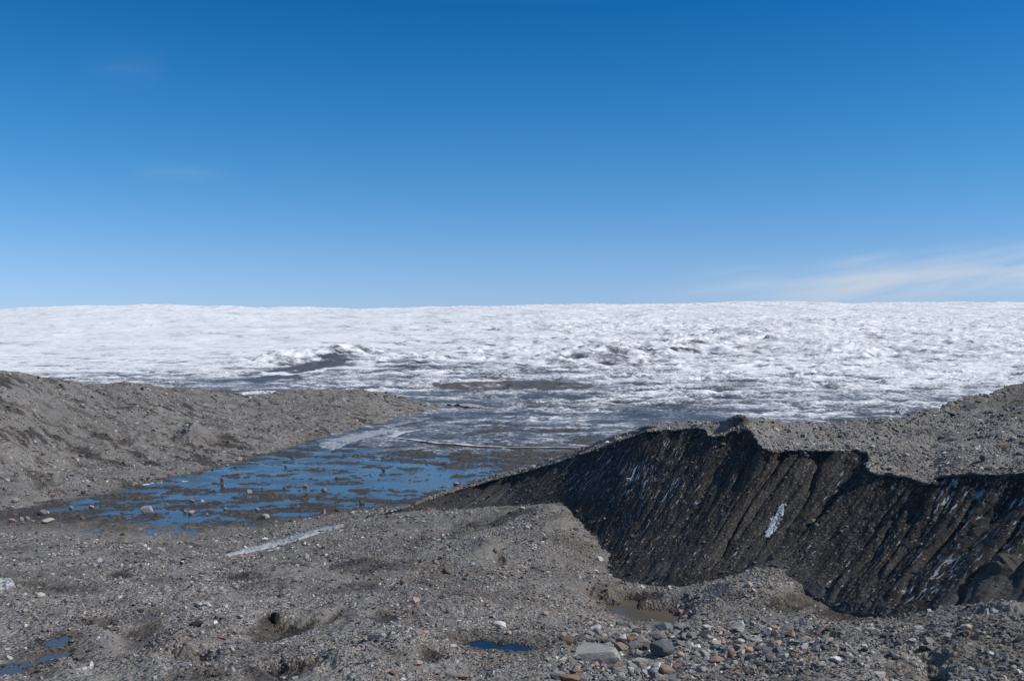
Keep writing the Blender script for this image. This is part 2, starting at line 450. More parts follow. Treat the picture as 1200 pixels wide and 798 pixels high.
# --- the moraine hill across the pond
WL = [(-420, 650), (-200, 628), (0, 604), (60, 594), (140, 580), (200, 563), (280, 545), (330, 530), (372, 517), (430, 505), (470, 494.5), (510, 487), (545, 481)]
CR = [(-420, 395, 175), (-200, 412, 190), (0, 431.5, 200), (55, 446, 215), (110, 452.5, 226), (150, 451, 232), (200, 457, 242), (270, 462, 252), (330, 460.5, 262), (405, 456.5, 272), (450, 462.5, 279), (510, 475, 288), (548, 480, 294)]
W = np.array([PZ(a, b, -.12) for a, b in WL]); Cr = np.array([P(*p) for p in CR])
NH = 1250
Wd, Cd = catmull(W, NH), catmull(Cr, NH)
q1 = Wd * .75 + Cd * .25; q2 = Wd * .5 + Cd * .5; q3 = Wd * .25 + Cd * .75
hh = Cd[:, 2]
q1[:, 2] = .20 * hh; q2[:, 2] = .47 * hh; q3[:, 2] = .76 * hh
pre = Wd + np.array([2.0, -5, 0]); pre[:, 2] = -1.0
b1 = Cd + np.array([-3, 14, 0]); b1[:, 2] = hh * .62
b2 = Cd + np.array([-8, 60, 0]); b2[:, 2] = -1.5
dense = catmull(np.stack([pre, Wd, q1, q2, q3, Cd, b1, b2]), 420)
HV = dense.copy()
hf = np.linspace(0, 7, 420)[:, None]
wv = sstep(.9, 1.8, hf) * sstep(0, 3, hh)[None]
HV[..., 2] += (1.5 * fbm(HV[..., 0] / 26, HV[..., 1] / 26, 3, 51) + .45 * fbm(HV[..., 0] / 8, HV[..., 1] / 8, 4, 52) + .45 * fbm(HV[..., 0] / 3.5, HV[..., 1] / 4.5, 4, 58, .6)) * wv * .8 + .3 * fbm(HV[..., 0] / 2.2, HV[..., 1] / 2.2, 4, 53) * (.25 + .75 * wv)
hpx, hpy = px_of(HV)
mo = blob(hpx, hpy, 228, 514, 22, 9)
HV[..., 2] += 3.4 * np.clip(1 - np.hypot((hpx - 228) / 27, (hpy - 514) / 13), 0, 1) ** 1.1
hu, hv_ = HV[..., 0] * .85 + HV[..., 1] * .35, HV[..., 1] * .5 - HV[..., 0] * .55 + HV[..., 2] * 1.2
hs = np.concatenate([[0], np.cumsum(np.linalg.norm(np.diff(.5 * (Wd + Cd), axis=0), axis=1))])[None] * np.ones_like(hf)
ht = hf * 11 + .8 * perlin(hs / 6, hf * 2, 59)
hs = hs + 1.2 * perlin(hs / 7, hf * 1.5, 60)
n1 = fbm((hs + 1.25 * ht) / 3.4, (ht - .5 * hs) / 11, 4, 55, .6)
n2 = fbm((hs + 1.25 * ht) / 1.2, (ht - .5 * hs) / 4.5, 3, 56, .6)
HV[..., 2] -= .10 * sstep(0, .4, n1) * wv
hdamp = np.clip(1.0 * sstep(.02, .42, n1) * (.4 + .9 * sstep(-.2, .4, fbm(HV[..., 0] / 20, HV[..., 1] / 30, 2, 57))) + .6 * sstep(.1, .5, n2) + .5 * blob(hpx, hpy, 250, 519, 22, 4), 0, 1) * sstep(604, 560, hpy + 30 * n1)
hdamp = np.maximum(hdamp, .75 * sstep(.28, .02, HV[..., 2]))
hsand = np.clip(1.3 * blob(hpx, hpy, 226, 511, 22, 10) + .7 * blob(hpx, hpy, 68, 480, 14, 18), 0, 1)
hdamp *= 1 - hsand
hill = grid_mesh('moraine_hill', HV, M_gravel, {'damp': hdamp, 'sand': hsand})
tag(hill, 'long grey moraine hill sloping down to the blue meltwater pond', 'hill', 'structure')

# ------------------------------------------------------------------ near ground (thin plate through surveyed points)
GP = [(-150, 798, 30), (0, 798, 29), (200, 798, 28.5), (400, 798, 28), (600, 798, 27.5), (800, 798, 27), (1000, 798, 26.5), (1200, 798, 26), (1400, 798, 25),
      (-200, 740, 38), (0, 742, 37), (100, 742, 37.5), (200, 740, 37.5), (300, 740, 37), (400, 740, 36.5), (500, 740, 38), (590, 757, 36),
      (-250, 700, 47), (0, 700, 47), (200, 700, 48), (400, 700, 47.5), (550, 700, 49),
      (-300, 660, 66), (0, 660, 66), (200, 658, 71), (320, 655, 72), (420, 655, 67), (520, 655, 66),
      (-300, 632, 92), (0, 632, 90), (300, 626, 96), (400, 618, 91), (440, 612, 90), (480, 612, 87), (540, 612, 83), (590, 606, 81),
      (645, 590, 81.5), (620, 599, 80), (662, 606, 77.5), (680, 628, 72), (700, 641, 68.8), (724, 684, 61.0), (640, 640, 68.5), (600, 690, 56.5), (660, 690, 57), (690, 712, 54.5), (570, 645, 69),
      (745, 716, 56.2), (775, 722, 55.0), (735, 734, 51.5), (700, 752, 42), (705, 776, 34), (800, 738, 45), (800, 705, 54.5), (850, 700, 53), (900, 698, 52), (870, 735, 43), (905, 665, 56.0), (940, 745, 40.5),
      (1000, 740, 41.5), (1080, 723, 40.5), (1130, 713.5, 38.5), (1200, 712, 36.5), (1320, 700, 34), (1450, 690, 32)]
GPZ = [(60, 606, .10), (130, 608, .0), (200, 606, -.02), (0, 612, .4), (180, 632, .04), (100, 625, .4), (250, 606, .02), (300, 600, .04), (360, 595, .06), (400, 594, .2), (-200, 640, .3)]
pts = [P(*p) for p in GP] + [PZ(*p) for p in GPZ] + [P(*p) - np.array([0, 0, .02]) for p in FOOT]
pts += [np.array(p) for p in [(0, 0, 18.2), (-14, 0, 18.0), (14, 0, 18.6), (0, -25, 19), (-35, -20, 18), (35, -20, 20), (0, 12, 14.6), (-13, 13, 14.0), (13, 12, 15.4), (-45, 30, 11.5), (40, 30, 13.5), (-28, 10, 15), (28, 10, 16.5)]]
for x in range(-160, 161, 20):          # pond floor
    for y in (150, 185, 220, 260):
        pts.append(np.array([x, y, -.02]))
for x in (-120, -95, -75): pts.append(np.array([x, 122., 0.0]))
for x in (-45, -35, -25, -15, -5): pts.append(np.array([x, 128., -.03]))
for p in ((18, 118, 0), (40, 105, 1), (60, 90, 3), (75, 75, 5), (90, 40, 10)): pts.append(np.array(p, float))
pts = np.array(pts)
# one survey point per spot
keep_p = []
for i, p in enumerate(pts):
    if all(np.hypot(*(p[:2] - pts[j][:2])) > .8 for j in keep_p): keep_p.append(i)
pts = pts[keep_p]


def _k(r2): return np.where(r2 > 0, r2 * np.log(np.maximum(r2, 1e-12)), 0)


n = len(pts)
A = np.zeros((n + 3, n + 3)); d2 = ((pts[:, None, :2] - pts[None, :, :2]) ** 2).sum(-1)
A[:n, :n] = _k(d2) + np.eye(n) * 4.0; A[:n, n] = 1; A[:n, n + 1:] = pts[:, :2]; A[n, :n] = 1; A[n + 1:, :n] = pts[:, :2].T
wts = np.linalg.solve(A, np.concatenate([pts[:, 2], np.zeros(3)]))


def tps(x, y):
    sh = x.shape; x = x.ravel(); y = y.ravel(); o = np.empty(len(x))
    for a in range(0, len(x), 40000):
        xx, yy = x[a:a + 40000], y[a:a + 40000]
        o[a:a + 40000] = _k((xx[:, None] - pts[None, :, 0]) ** 2 + (yy[:, None] - pts[None, :, 1]) ** 2) @ wts[:n] + wts[n] + wts[n + 1] * xx + wts[n + 2] * yy
    return o.reshape(sh)


def on_tps(px, py):
    d = np.linspace(18, 240, 4000); z = tps((px - CX) / F * d, d); ray = EYE - (py - CY) / F * d
    i = np.argmax(ray < z)
    return d[i], z[i]


def poly_sd(x, y, poly):
    """signed distance, negative inside"""
    x = np.asarray(x); y = np.asarray(y)
    d = np.full(x.shape, 1e9); ins = np.zeros(x.shape, bool); m = len(poly)
    for i in range(m):
        ax, ay = poly[i][:2]; bx, by = poly[(i + 1) % m][:2]
        ex, ey = bx - ax, by - ay
        tq = np.clip(((x - ax) * ex + (y - ay) * ey) / (ex * ex + ey * ey + 1e-12), 0, 1)
        d = np.minimum(d, np.hypot(x - ax - tq * ex, y - ay - tq * ey))
        c = ((ay > y) != (by > y)) & (x < (bx - ax) * (y - ay) / (by - ay + 1e-12) + ax)
        ins ^= c
    return np.where(ins, -d, d)


ys = [-30.]
while ys[-1] < 24.5: ys.append(ys[-1] + .6)
while ys[-1] < 245:
    d = ys[-1]; h = min(20, 10 + max(0, d - 28) * .115)
    ys.append(d + min(.8, max(.05, .75 * d * d / (F * h))))
ys = np.array(ys)
us = np.concatenate([np.linspace(-1.3, -.56, 130, endpoint=False), np.linspace(-.56, .56, 1150, endpoint=False), np.linspace(.56, 1.3, 130)])
U, Yg = np.meshgrid(us, ys)
Xg = U * np.maximum(Yg + 6, 18)
# coarse thin plate, then bilinear, keeps this quick
cy = np.arange(0, len(ys), 4); cy = np.append(cy, len(ys) - 1) if cy[-1] != len(ys) - 1 else cy
cu = np.arange(0, len(us), 6); cu = np.append(cu, len(us) - 1) if cu[-1] != len(us) - 1 else cu
Zc = tps(Xg[np.ix_(cy, cu)], Yg[np.ix_(cy, cu)])
tmp = np.stack([np.interp(np.arange(len(us)), cu, r) for r in Zc])
Zg = np.stack([np.interp(np.arange(len(ys)), cy, tmp[:, j]) for j in range(len(us))], 1)
lake = sstep(1.0, .15, Zg) * sstep(88, 100, Yg)
near = 1 - lake
_ft = catmull(foot, 90)
fdist = np.full(Xg.shape, 99.0); _m = (Xg > -22) & (Xg < 40) & (Yg > 30) & (Yg < 110)
_xx, _yy = Xg[_m], Yg[_m]; _dm = np.full(len(_xx), 99.0)
for p in _ft: _dm = np.minimum(_dm, np.hypot(_xx - p[0], _yy - p[1]))
fdist[_m] = _dm
calm = .12 + .88 * sstep(0, 8, fdist)
rough = near * sstep(16, 26, Yg) * calm
Zg += rough * (.50 * fbm(Xg / 11, Yg / 11, 3, 61) + .34 * fbm(Xg / 4.2, Yg / 4.2, 4, 62)) * sstep(0, 2.5, Zg) + near * .10 * fbm(Xg / .9, Yg / .9, 3, 63) + near * .035 * fbm(Xg / .22, Yg / .22, 2, 64)
gpx0 = CX + F * Xg / np.maximum(Yg, .5)
pond = lake * (.40 * fbm(Xg / 7, Yg / 5, 5, 66, .66) + .12 * fbm(Xg / 1.3, Yg / 1.3, 4, 67) + .05 * fbm(Xg / .5, Yg / .7, 2, 75) + .03 + .09 * sstep(240, 90, gpx0) + .03 * sstep(150, 168, Yg) * sstep(430, 480, gpx0) + .12 * sstep(480, 620, gpx0) - .10 * sstep(120, 150, Yg) * (1 - .6 * sstep(150, 175, Yg)))
Zg = Zg * (1 - lake) + (np.minimum(Zg, .15) * .5 + pond) * lake
Zg += lake * (.05 * sstep(108, 100, Yg) - .03 * sstep(150, 105, Yg))
# hollows and scoops
Vg = np.stack([Xg, Yg, Zg], -1); gpx, gpy = px_of(Vg)
HOL = [(330, 733, 42, 11, .75, .55, -.25), (318, 722, 14, 8, .8, .3, 0), (140, 672, 17, 4.5, .9, .25, 0), (70, 691, 48, 5, .55, .12, 0), (165, 745, 32, 13, .65, .25, -.4), (330, 786, 45, 8, .6, .3, -.15),
       (450, 722, 20, 7, .5, .2, 0), (505, 766, 17, 7, .7, .25, 0), (290, 675, 28, 6, .55, .15, 0), (420, 662, 40, 12, .45, .2, 0), (425, 684, 26, 6, .55, .2, 0), (960, 741, 26, 6, .6, .3, 0),
       (600, 748, 24, 4, .7, .2, .3), (535, 737, 10, 4, .5, .1, 0), (40, 745, 26, 6, .5, .1, 0), (385, 722, 18, 4, .7, .4, -.5), (1092, 786, 18, 17, 1.0, 1.1, .3), (1050, 778, 30, 14, .45, .3, 0), (755, 696, 22, 5, .95, .15, .1),
       (940, 700, 40, 16, .45, .15, -.3), (1000, 718, 60, 9, .7, .05, 0), (590, 605, 50, 6, .7, .1, -.25), (470, 660, 30, 7, .35, .1, 0), (230, 770, 30, 6, .3, .2, 0), (345, 660, 25, 3, .5, .1, 0), (230, 797, 20, 6, .7, .2, 0),
       (60, 775, 45, 18, .35, .2, -.3), (120, 738, 30, 4, .6, .15, 0), (690, 690, 6, 5, .6, .5, 0), (585, 655, 8, 5, .5, .3, .6), (245, 735, 10, 4, .4, .1, 0)]
damp = .42 * sstep(.0, .45, fbm(Xg / 6, Yg / 8, 4, 68)) + .42 * sstep(.15, .55, fbm(Xg / 2.0, Yg / 2.6, 4, 69))
for (x, y, rx, ry, dm, dp, ro) in HOL:
    g = blob(gpx, gpy, x, y, rx, ry, ro) * (Yg > 10)
    damp = damp + dm * 1.5 * sstep(.15, .75, g + .35 * fbm(Xg / 1.6, Yg / 2.2, 4, 74) * (g > .05)); Zg = Zg - dp * g
# little gravel heaps
for (x, y, rx, ry, a) in [(205, 752, 40, 14, .5), (470, 748, 60, 10, .35), (570, 640, 16, 9, .5), (640, 615, 26, 14, .25), (1170, 716, 40, 8, .3), (400, 775, 50, 12, .4), (775, 708, 30, 4, .25), (730, 698, 14, 4, .35)]:
    Zg = Zg + a * blob(gpx, gpy, x, y, rx, ry) * (Yg > 10)
sand = .75 * sstep(.18, .5, fbm(Xg / 5, Yg / 8, 4, 78))
for (x, y, rx, ry, a) in [(570, 646, 16, 8, 1), (715, 749, 30, 4, .9), (480, 700, 60, 10, .4), (690, 680, 22, 6, .7), (880, 675, 16, 8, .4), (925, 720, 20, 5, .6), (650, 730, 20, 6, .4)]:
    sand = sand + a * blob(gpx, gpy, x, y, rx, ry)
damp = np.maximum(damp, lake * (.80 + .2 * sstep(.25, .0, Zg)) * sstep(98, 112, Yg + 4 * fbm(Xg / 6, Yg / 6, 3, 70)))
damp = np.where(lake > .5, damp, damp * (1 - sand * .8))
# pools: level water in a shaped hollow
POOLS = [
    ('milky', [(703, 708), (727, 709), (731, 702.5), (748, 704.5), (748, 713), (774, 715.5), (789, 719), (796, 726), (778, 730), (762, 725), (745, 728), (736, 722), (723, 720), (711, 712)], M_milky, 'small milky olive brown pool at the foot of the dark ice cliff'),
    ('dark', [(544, 753.5), (556, 750.5), (572, 750.8), (581, 754), (601, 754), (615, 756), (623, 761), (602, 764.5), (585, 760.5), (571, 762.5), (559, 762), (551, 758)], M_pool, 'narrow dark blue pool below the white angular rock in the gravel'),
    ('left', [(-14, 784), (10, 781), (22, 779.5), (29, 789), (18, 794), (-14, 801)], M_puddle, 'blue puddle cut by the photo edge beside the near gravel'),
    ('left', [(41, 771), (60, 765), (79, 763), (80, 771), (71, 782), (47, 788), (42, 781)], M_puddle, 'blue puddle full of pebbles, middle of the three near puddles'),
    ('left', [(48, 757), (58, 750.5), (70, 746), (83, 748), (76, 754), (60, 758.5)], M_puddle, 'blue sliver of puddle just behind the pebble filled puddle'),
    ('left', [(92, 737.5), (98, 734.5), (103, 737), (97, 739)], M_puddle, 'tiny blue puddle farthest of the near puddle chain'),
    ('left', [(109, 738), (121, 732), (131, 730.5), (126, 735.5), (114, 739)], M_puddle, 'thin dark blue puddle under a gravel lip beside the tiny puddle'),
    ('left', [(233, 795), (247, 793.5), (252, 796), (240, 799), (234, 799)], M_puddle, 'small blue puddle at the lower edge below the black oval rock'),
    ('left', [(164, 725.5), (172, 722), (180, 719.5), (176, 724), (168, 727)], M_puddle, 'slim blue puddle in the gravel behind the dark damp bank'),
]
pool_objs = []
locked = np.zeros(Zg.shape, bool)
for kind, pg, mt, lab in POOLS:
    cxp = sum(a for a, b in pg) / len(pg); cyp = sum(b for a, b in pg) / len(pg)
    dd, zz = on_tps(cxp, cyp)
    j = np.argmin((gpx - cxp) ** 2 + (gpy - cyp) ** 2); zz = Zg.ravel()[j]
    zp = zz - (.08 if kind != 'milky' else .15)
    poly = [PZ(a, b, zp) for a, b in pg]
    poly = list(catmull(np.array(poly + poly[:1]), 8 * len(poly))[:-1])
    sel = (Xg > min(p[0] for p in poly) - 10) & (Xg < max(p[0] for p in poly) + 10) & (Yg > min(p[1] for p in poly) - 10) & (Yg < max(p[1] for p in poly) + 10)
    ix = np.nonzero(sel); X_, Y_ = Xg[ix], Yg[ix]
    sd = poly_sd(X_, Y_, poly) + .10 * fbm(X_ / .5, Y_ / .5, 3, 72)
    z0 = Zg[ix]
    bankz = zp + .015 + .16 * np.maximum(sd, 0) + .03 * fbm(X_ / .3, Y_ / .3, 2, 73)
    wz = np.clip(1 - sd / 2.2, 0, 1) ** 1.5
    RB_ = 3.6 if kind == 'milky' else 2.0
    my_ = np.mean([p[1] for p in poly]); x0_, x1_ = min(p[0] for p in poly), max(p[0] for p in poly)
    slim = .17 + .45 * np.maximum(sstep(my_ - 1.5, my_ + 1, Y_), np.maximum(sstep(x1_ - .4, x1_ + .8, X_), sstep(x0_ + .4, x0_ - .8, X_)))
    sp_ = np.maximum(sd, 0)
    near_z = np.clip(z0, zp + .02 + .06 * sp_, zp + .06 + slim * sp_) + .02 * fbm(X_ / .3, Y_ / .3, 2, 73)
    wz = 1 - sstep(.55 * RB_, RB_, sp_)
    zo = near_z * wz + z0 * (1 - wz)
    zi = zp - .03 - .3 * np.minimum(-sd, 1.2)
    if kind == 'left': zi = zp - .015 - .05 * np.minimum(-sd, 1.2) + .035 * fbm(X_ / .35, Y_ / .5, 3, 77)
    Zg[ix] = np.where(locked[ix], z0, np.where(sd < 0, zi, zo))
    locked[ix] |= sd < .12
    damp[ix] = np.maximum(damp[ix], .9 * np.clip(1 - np.maximum(sd, 0) / (1.1 + .8 * fbm(X_ / .8, Y_ / .8, 3, 76)), 0, 1))
    me = bpy.data.meshes.new('pool')
    bm = bmesh.new()
    cen = np.mean(poly, 0)
    vs = [bm.verts.new((cen[0] + (p[0] - cen[0]) * 1.12 + np.sign(p[0] - cen[0]) * .25, cen[1] + (p[1] - cen[1]) * 1.12 + np.sign(p[1] - cen[1]) * .25, zp)) for p in poly]
    bm.faces.new(vs); bmesh.ops.recalc_face_normals(bm, faces=bm.faces)
    if bm.faces[:][0].normal.z < 0: bmesh.ops.reverse_faces(bm, faces=bm.faces)
    bm.to_mesh(me); bm.free(); me.materials.append(mt)
    o = bpy.data.objects.new('pool_water', me); col.objects.link(o); tag(o, lab, 'pool', 'structure'); pool_objs.append(o)
# the ground dives under the ice face and the ridge
poly = [p for p in catmull(foot, 120)] + [p + np.array([0, 6, 0]) for p in catmull(sky, 60)][::-1]
sel = (Xg > -20) & (Yg > 30) & (Yg < 130); ix = np.nonzero(sel)
sd = poly_sd(Xg[ix], Yg[ix], [(p[0], p[1]) for p in poly])
Zg[ix] -= np.clip(-sd - .7, 0, 6) * .6
damp = np.clip(damp, 0, 1)
Vg = np.stack([Xg, Yg, Zg], -1)
ground = grid_mesh('ground', Vg, M_gravel, {'damp': damp, 'sand': np.clip(sand, 0, 1)})
tag(ground, 'uneven grey gravel ground running down to the pond and mud flats', 'ground', 'structure')

# ------------------------------------------------------------------ meltwater
me = bpy.data.meshes.new('meltwater'); bm = bmesh.new()
vs = [bm.verts.new(v) for v in [(-170, 88, 0), (-10, 88, 0), (16, 112, 0), (170, 130, 0), (170, 330, 0), (-170, 330, 0)]]
bm.faces.new(vs); bm.normal_update()
if bm.faces[:][0].normal.z < 0: bmesh.ops.reverse_faces(bm, faces=bm.faces)
bm.to_mesh(me); bm.free(); me.materials.append(M_water)
lakeo = bpy.data.objects.new('meltwater', me); col.objects.link(lakeo)
tag(lakeo, 'shallow blue meltwater pond broken by brown mud banks', 'water', 'structure')

# ------------------------------------------------------------------ the ice sheet
ds = [140.]
while ds[-1] < 6500:
    d = ds[-1]
    step = .55 if d < 260 else (.55 + (d - 260) * .0052 if d < 1000 else 4.4 + (d - 1000) * .0016)
    if d > 3600: step = 40
    ds.append(d + step)
ds = np.array(ds)
ug = np.concatenate([np.linspace(-1.25, -.56, 120, endpoint=False), np.linspace(-.56, .56, 1150, endpoint=False), np.linspace(.56, 1.25, 120)])
UU, D = np.meshgrid(ug, ds)
pxg = CX + UU * F
pr_d = np.array([140, 200, 250, 350, 500, 700, 1000, 1500, 2200, 3200, 4200, 6500])
pr_z = np.array([-.15, .15, .45, 1.4, 3.2, 5.8, 15, 35, 74, 134, 160, 150])
zb = np.interp(np.log(D), np.log(np.linspace(140, 6500, 3000)), np.interp(np.linspace(140, 6500, 3000), pr_d, pr_z))
# smooth the profile a little
prof = np.interp(ds, pr_d, pr_z)
kern = np.hanning(61); kern /= kern.sum(); prof_s = np.convolve(np.pad(prof, 30, mode='edge'), kern, 'valid')
zb = np.broadcast_to(prof_s[:, None], D.shape).copy()
sk_px = np.array([-900, -300, 0, 60, 120, 200, 300, 400, 500, 600, 700, 800, 870, 940, 1000, 1060, 1120, 1200, 1500, 2100])
sk_py = np.array([366, 364, 362.8, 360, 358, 357.6, 360.2, 362, 360.5, 358.6, 357, 356.2, 354.2, 353.6, 355.6, 354.6, 354, 355.6, 357, 360])
tgt = np.interp(pxg, sk_px, sk_py)
ztop = EYE + (CY - tgt) / F * 3200
zb = zb + (ztop - 134) * sstep(900, 3200, D)
X = UU * D; Y = D
wx = X + 6 * perlin(X / 30, Y / 30, 80); wy = Y + 6 * perlin(X / 30, Y / 30, 81)
big = fbm(wx / 160, wy / 220, 3, 82)
rid = ridged(wx / 30, wy / 24, 3, 83, .42) - .55
sml = fbm(wx / 8, wy / 8, 3, 85)
ampl = np.interp(D, [140, 240, 350, 500, 650, 900, 1500, 3200, 6500], [.05, .20, .60, 1.3, 2.3, 2.7, 2.9, 3.4, 4])
side = .30 + .65 * sstep(430, 820, pxg) * (.75 + .5 * fbm(X / 150, Y / 250, 2, 95))
rid2 = ridged(wx / 58, wy / 44, 3, 97, .45) - .5
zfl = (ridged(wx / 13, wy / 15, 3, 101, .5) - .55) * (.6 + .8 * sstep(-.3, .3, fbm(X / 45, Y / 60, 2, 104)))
chaos = sstep(420, 700, pxg + 160 * fbm(X / 200, Y / 300, 2, 98)) * sstep(420, 620, D) * sstep(2600, 1500, D)
zg = zb + zfl * np.interp(D, [190, 260, 350, 500, 700, 1200], [.26, .90, 1.6, 2.0, 1.2, .15]) * (.5 + .5 * sstep(330, 520, pxg)) + ampl * side * (1.5 * rid + .12 * sml) + chaos * (4.2 * rid2 + 1.1 * rid) * np.interp(D, [400, 800, 1500], [.5, 1, 1.4]) + big * np.interp(D, [140, 300, 600, 1200, 3000], [0, .3, 1.6, 5, 7])
zg += sstep(2700, 3150, D) * 1.6 * fbm(X / 14, Y / 60, 3, 86)
for (hx, hd, rx, ry, am) in [(345, 640, 34, 70, 6.5), (395, 760, 30, 80, 6), (480, 660, 26, 60, 3.5), (680, 690, 40, 80, 4), (735, 800, 44, 90, 5.5), (800, 980, 50, 120, 6), (870, 1200, 60, 150, 6), (980, 900, 60, 120, 4), (1100, 1000, 60, 130, 4.5), (560, 800, 60, 90, 3)]:
    hX = (hx - CX) / F * hd
    zg += am * np.exp(-((X - hX - .25 * (Y - hd)) / rx) ** 2 - ((Y - hd) / ry) ** 2) * (.55 + .9 * ridged(wx / 22, wy / 40, 3, 103))
# edge of the ice against the pond, ragged
edge_u = np.array([-1.3, -.25, -.19, -.145, -.07, .0, .05, .2, 1.3]); edge_d = np.array([230, 210, 196, 172, 163, 160, 163, 168, 170])
ed = np.interp(UU, edge_u, edge_d) + 9 * fbm(X / 22, Y / 22, 4, 87)
zg += -.28 + .34 * sstep(0, 26, D - ed) + np.minimum(0, (D - ed) * .03)
zg += .16 * fbm(X / 7, Y / 5, 4, 88) * sstep(300, 200, D) + .05 * fbm(X / 1.2, Y / 1.2, 3, 89) * sstep(420, 200, D)
Gv = np.stack([X, Y, zg], -1)
gx, gy = px_of(Gv)
dirt = np.interp(D, [150, 230, 300, 380, 470, 560, 700, 1000, 3500], [.84, .84, .78, .63, .48, .31, .19, .11, .08])
dirt = dirt - .21 * sstep(700, 950, pxg) * sstep(240, 300, D) * sstep(700, 500, D) - .08 * sstep(420, 200, pxg) * sstep(480, 620, D)
strk = fbm(X / 30, Y / 18, 4, 90)
dirt = dirt + .55 * strk * sstep(190, 260, D) * sstep(1500, 500, D) + .20 * fbm(X / 120, Y / 200, 3, 91) * sstep(600, 1100, D)
dirt = dirt - .75 * zfl * np.interp(D, [200, 250, 600, 1100], [.8, 1.1, 1, .2])  # colour follows height: hollows darker, hump tops whiter
flow = fbm((X * .75 + Y * .30) / 24, (Y * .75 - X * .3) / 110, 4, 92)
dirt = dirt + np.clip(.34 * flow, -.08, .36) * sstep(560, 800, D)
zone = .42 * blob(gx, gy, 745, 413, 70, 15, -.12) + .28 * blob(gx, gy, 610, 430, 120, 12) + .22 * blob(gx, gy, 860, 395, 90, 12, -.2) + .25 * blob(gx, gy, 1000, 415, 140, 14) + .3 * blob(gx, gy, 470, 428, 60, 10)
patch = 1.5 * blob(gx, gy, 350, 435, 54, 7.5, -.22) + .85 * blob(gx, gy, 385, 416, 42, 5, -.15) + .5 * blob(gx, gy, 445, 440, 40, 4) + .8 * blob(gx, gy, 494, 430.5, 14, 2.2) + .5 * blob(gx, gy, 300, 440, 30, 5) + .5 * blob(gx, gy, 930, 440, 50, 3) + .45 * blob(gx, gy, 870, 447, 40, 3) + .5 * blob(gx, gy, 690, 418, 22, 4)
crk = np.clip(1 - np.abs(fbm((X * .8 + Y * .25) / 40, (Y * .8 - X * .25) / 150, 3, 99)) * 6, 0, 1) ** 2
zone_c = (.28 + .72 * sstep(300, 480, pxg)) * sstep(480, 650, D) * sstep(3000, 1300, D)
dirt = dirt + .42 * crk * zone_c * (.4 + .8 * sstep(-.2, .4, fbm(X / 70, Y / 140, 2, 100)))
pn = fbm(wx / 20, wy / 60, 4, 93)
dirt = dirt + zone * (.55 + 1.1 * pn) + patch * (.55 + 1.5 * pn)
debris = 2.2 * blob(gx, gy, 605, 451.5, 68, 4.6) + 1.0 * blob(gx, gy, 545, 453, 36, 3) + .55 * blob(gx, gy, 350, 437, 30, 3.5, -.25) + 1.2 * sstep(1, 0, np.abs(gy - 458.5) / 3.2) * sstep(120, 170, gx) * sstep(440, 400, gx) + .5 * blob(gx, gy, 530, 470, 40, 3) + .45 * blob(gx, gy, 675, 461, 14, 1.6)
debris += .75 * np.clip(patch, 0, 1.2) * (.5 + 1.6 * pn - .8 * (rid + .1)) + .22 * sstep(30, 0, D - ed) * (.6 + fbm(X / 10, Y / 8, 3, 94))
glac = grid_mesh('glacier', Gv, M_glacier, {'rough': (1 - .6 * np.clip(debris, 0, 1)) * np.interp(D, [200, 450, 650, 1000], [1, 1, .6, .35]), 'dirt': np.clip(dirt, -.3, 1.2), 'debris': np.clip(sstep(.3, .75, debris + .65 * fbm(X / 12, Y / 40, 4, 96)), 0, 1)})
tag(glac, 'vast white ice sheet rising to the horizon, greyer and dirtier in front', 'glacier', 'structure')

TERR = [ground, cliff, ridge, hill, glac]
bpy.context.view_layer.update()


def cast(px, py, objs=None):
    o = Vector((0, 0, EYE)); dr = Vector(((px - CX) / F, 1, -(py - CY) / F)).normalized()
    best = None
    for ob in (objs or TERR):
        ok, loc, nr, _ = ob.ray_cast(o, dr)
        if ok and (best is None or loc.y < best[0].y): best = (loc.copy(), nr.copy(), ob)
    return best


# ------------------------------------------------------------------ rock shapes
def rock_mesh(seed, sub, cuts, flat=False):
    r = np.random.default_rng(seed)
    bm = bmesh.new(); bmesh.ops.create_icosphere(bm, subdivisions=sub, radius=1.0)
    v = np.array([x.co[:] for x in bm.verts])
    sc = np.array([1, r.uniform(.65, .95), r.uniform(.55, .9)])
    nn = r.normal(size=(cuts, 3)); nn /= np.linalg.norm(nn, axis=1)[:, None]
    for a in nn:
        hgt = r.uniform(.44, .74); e = v @ a - hgt
        v = v - np.maximum(e, 0)[:, None] * a * .97
    s = seed * 3.7
    if not flat:
        v += (fbm(v[:, 0] * 1.6 + s, v[:, 1] * 1.6 + v[:, 2] * 1.3, 3, 3)[:, None] * .06 + fbm(v[:, 0] * 5 + s, v[:, 1] * 5 - v[:, 2] * 4.3, 2, 5)[:, None] * .02) * v
    v *= sc; lo, hi = v.min(0), v.max(0); v = (v - (lo + hi) / 2) / (hi - lo)
    for x, c in zip(bm.verts, v): x.co = c
    me = bpy.data.meshes.new('stone'); bm.to_mesh(me); bm.free()
    me.polygons.foreach_set('use_smooth', np.full(len(me.polygons), True))
    if hasattr(me, 'set_sharp_from_angle'): me.set_sharp_from_angle(angle=math.radians(24))
    me.materials.append(M_rock)
    return me


BIG = [rock_mesh(100 + i, 4, 13) for i in range(14)]
HERO_DIM = BIG


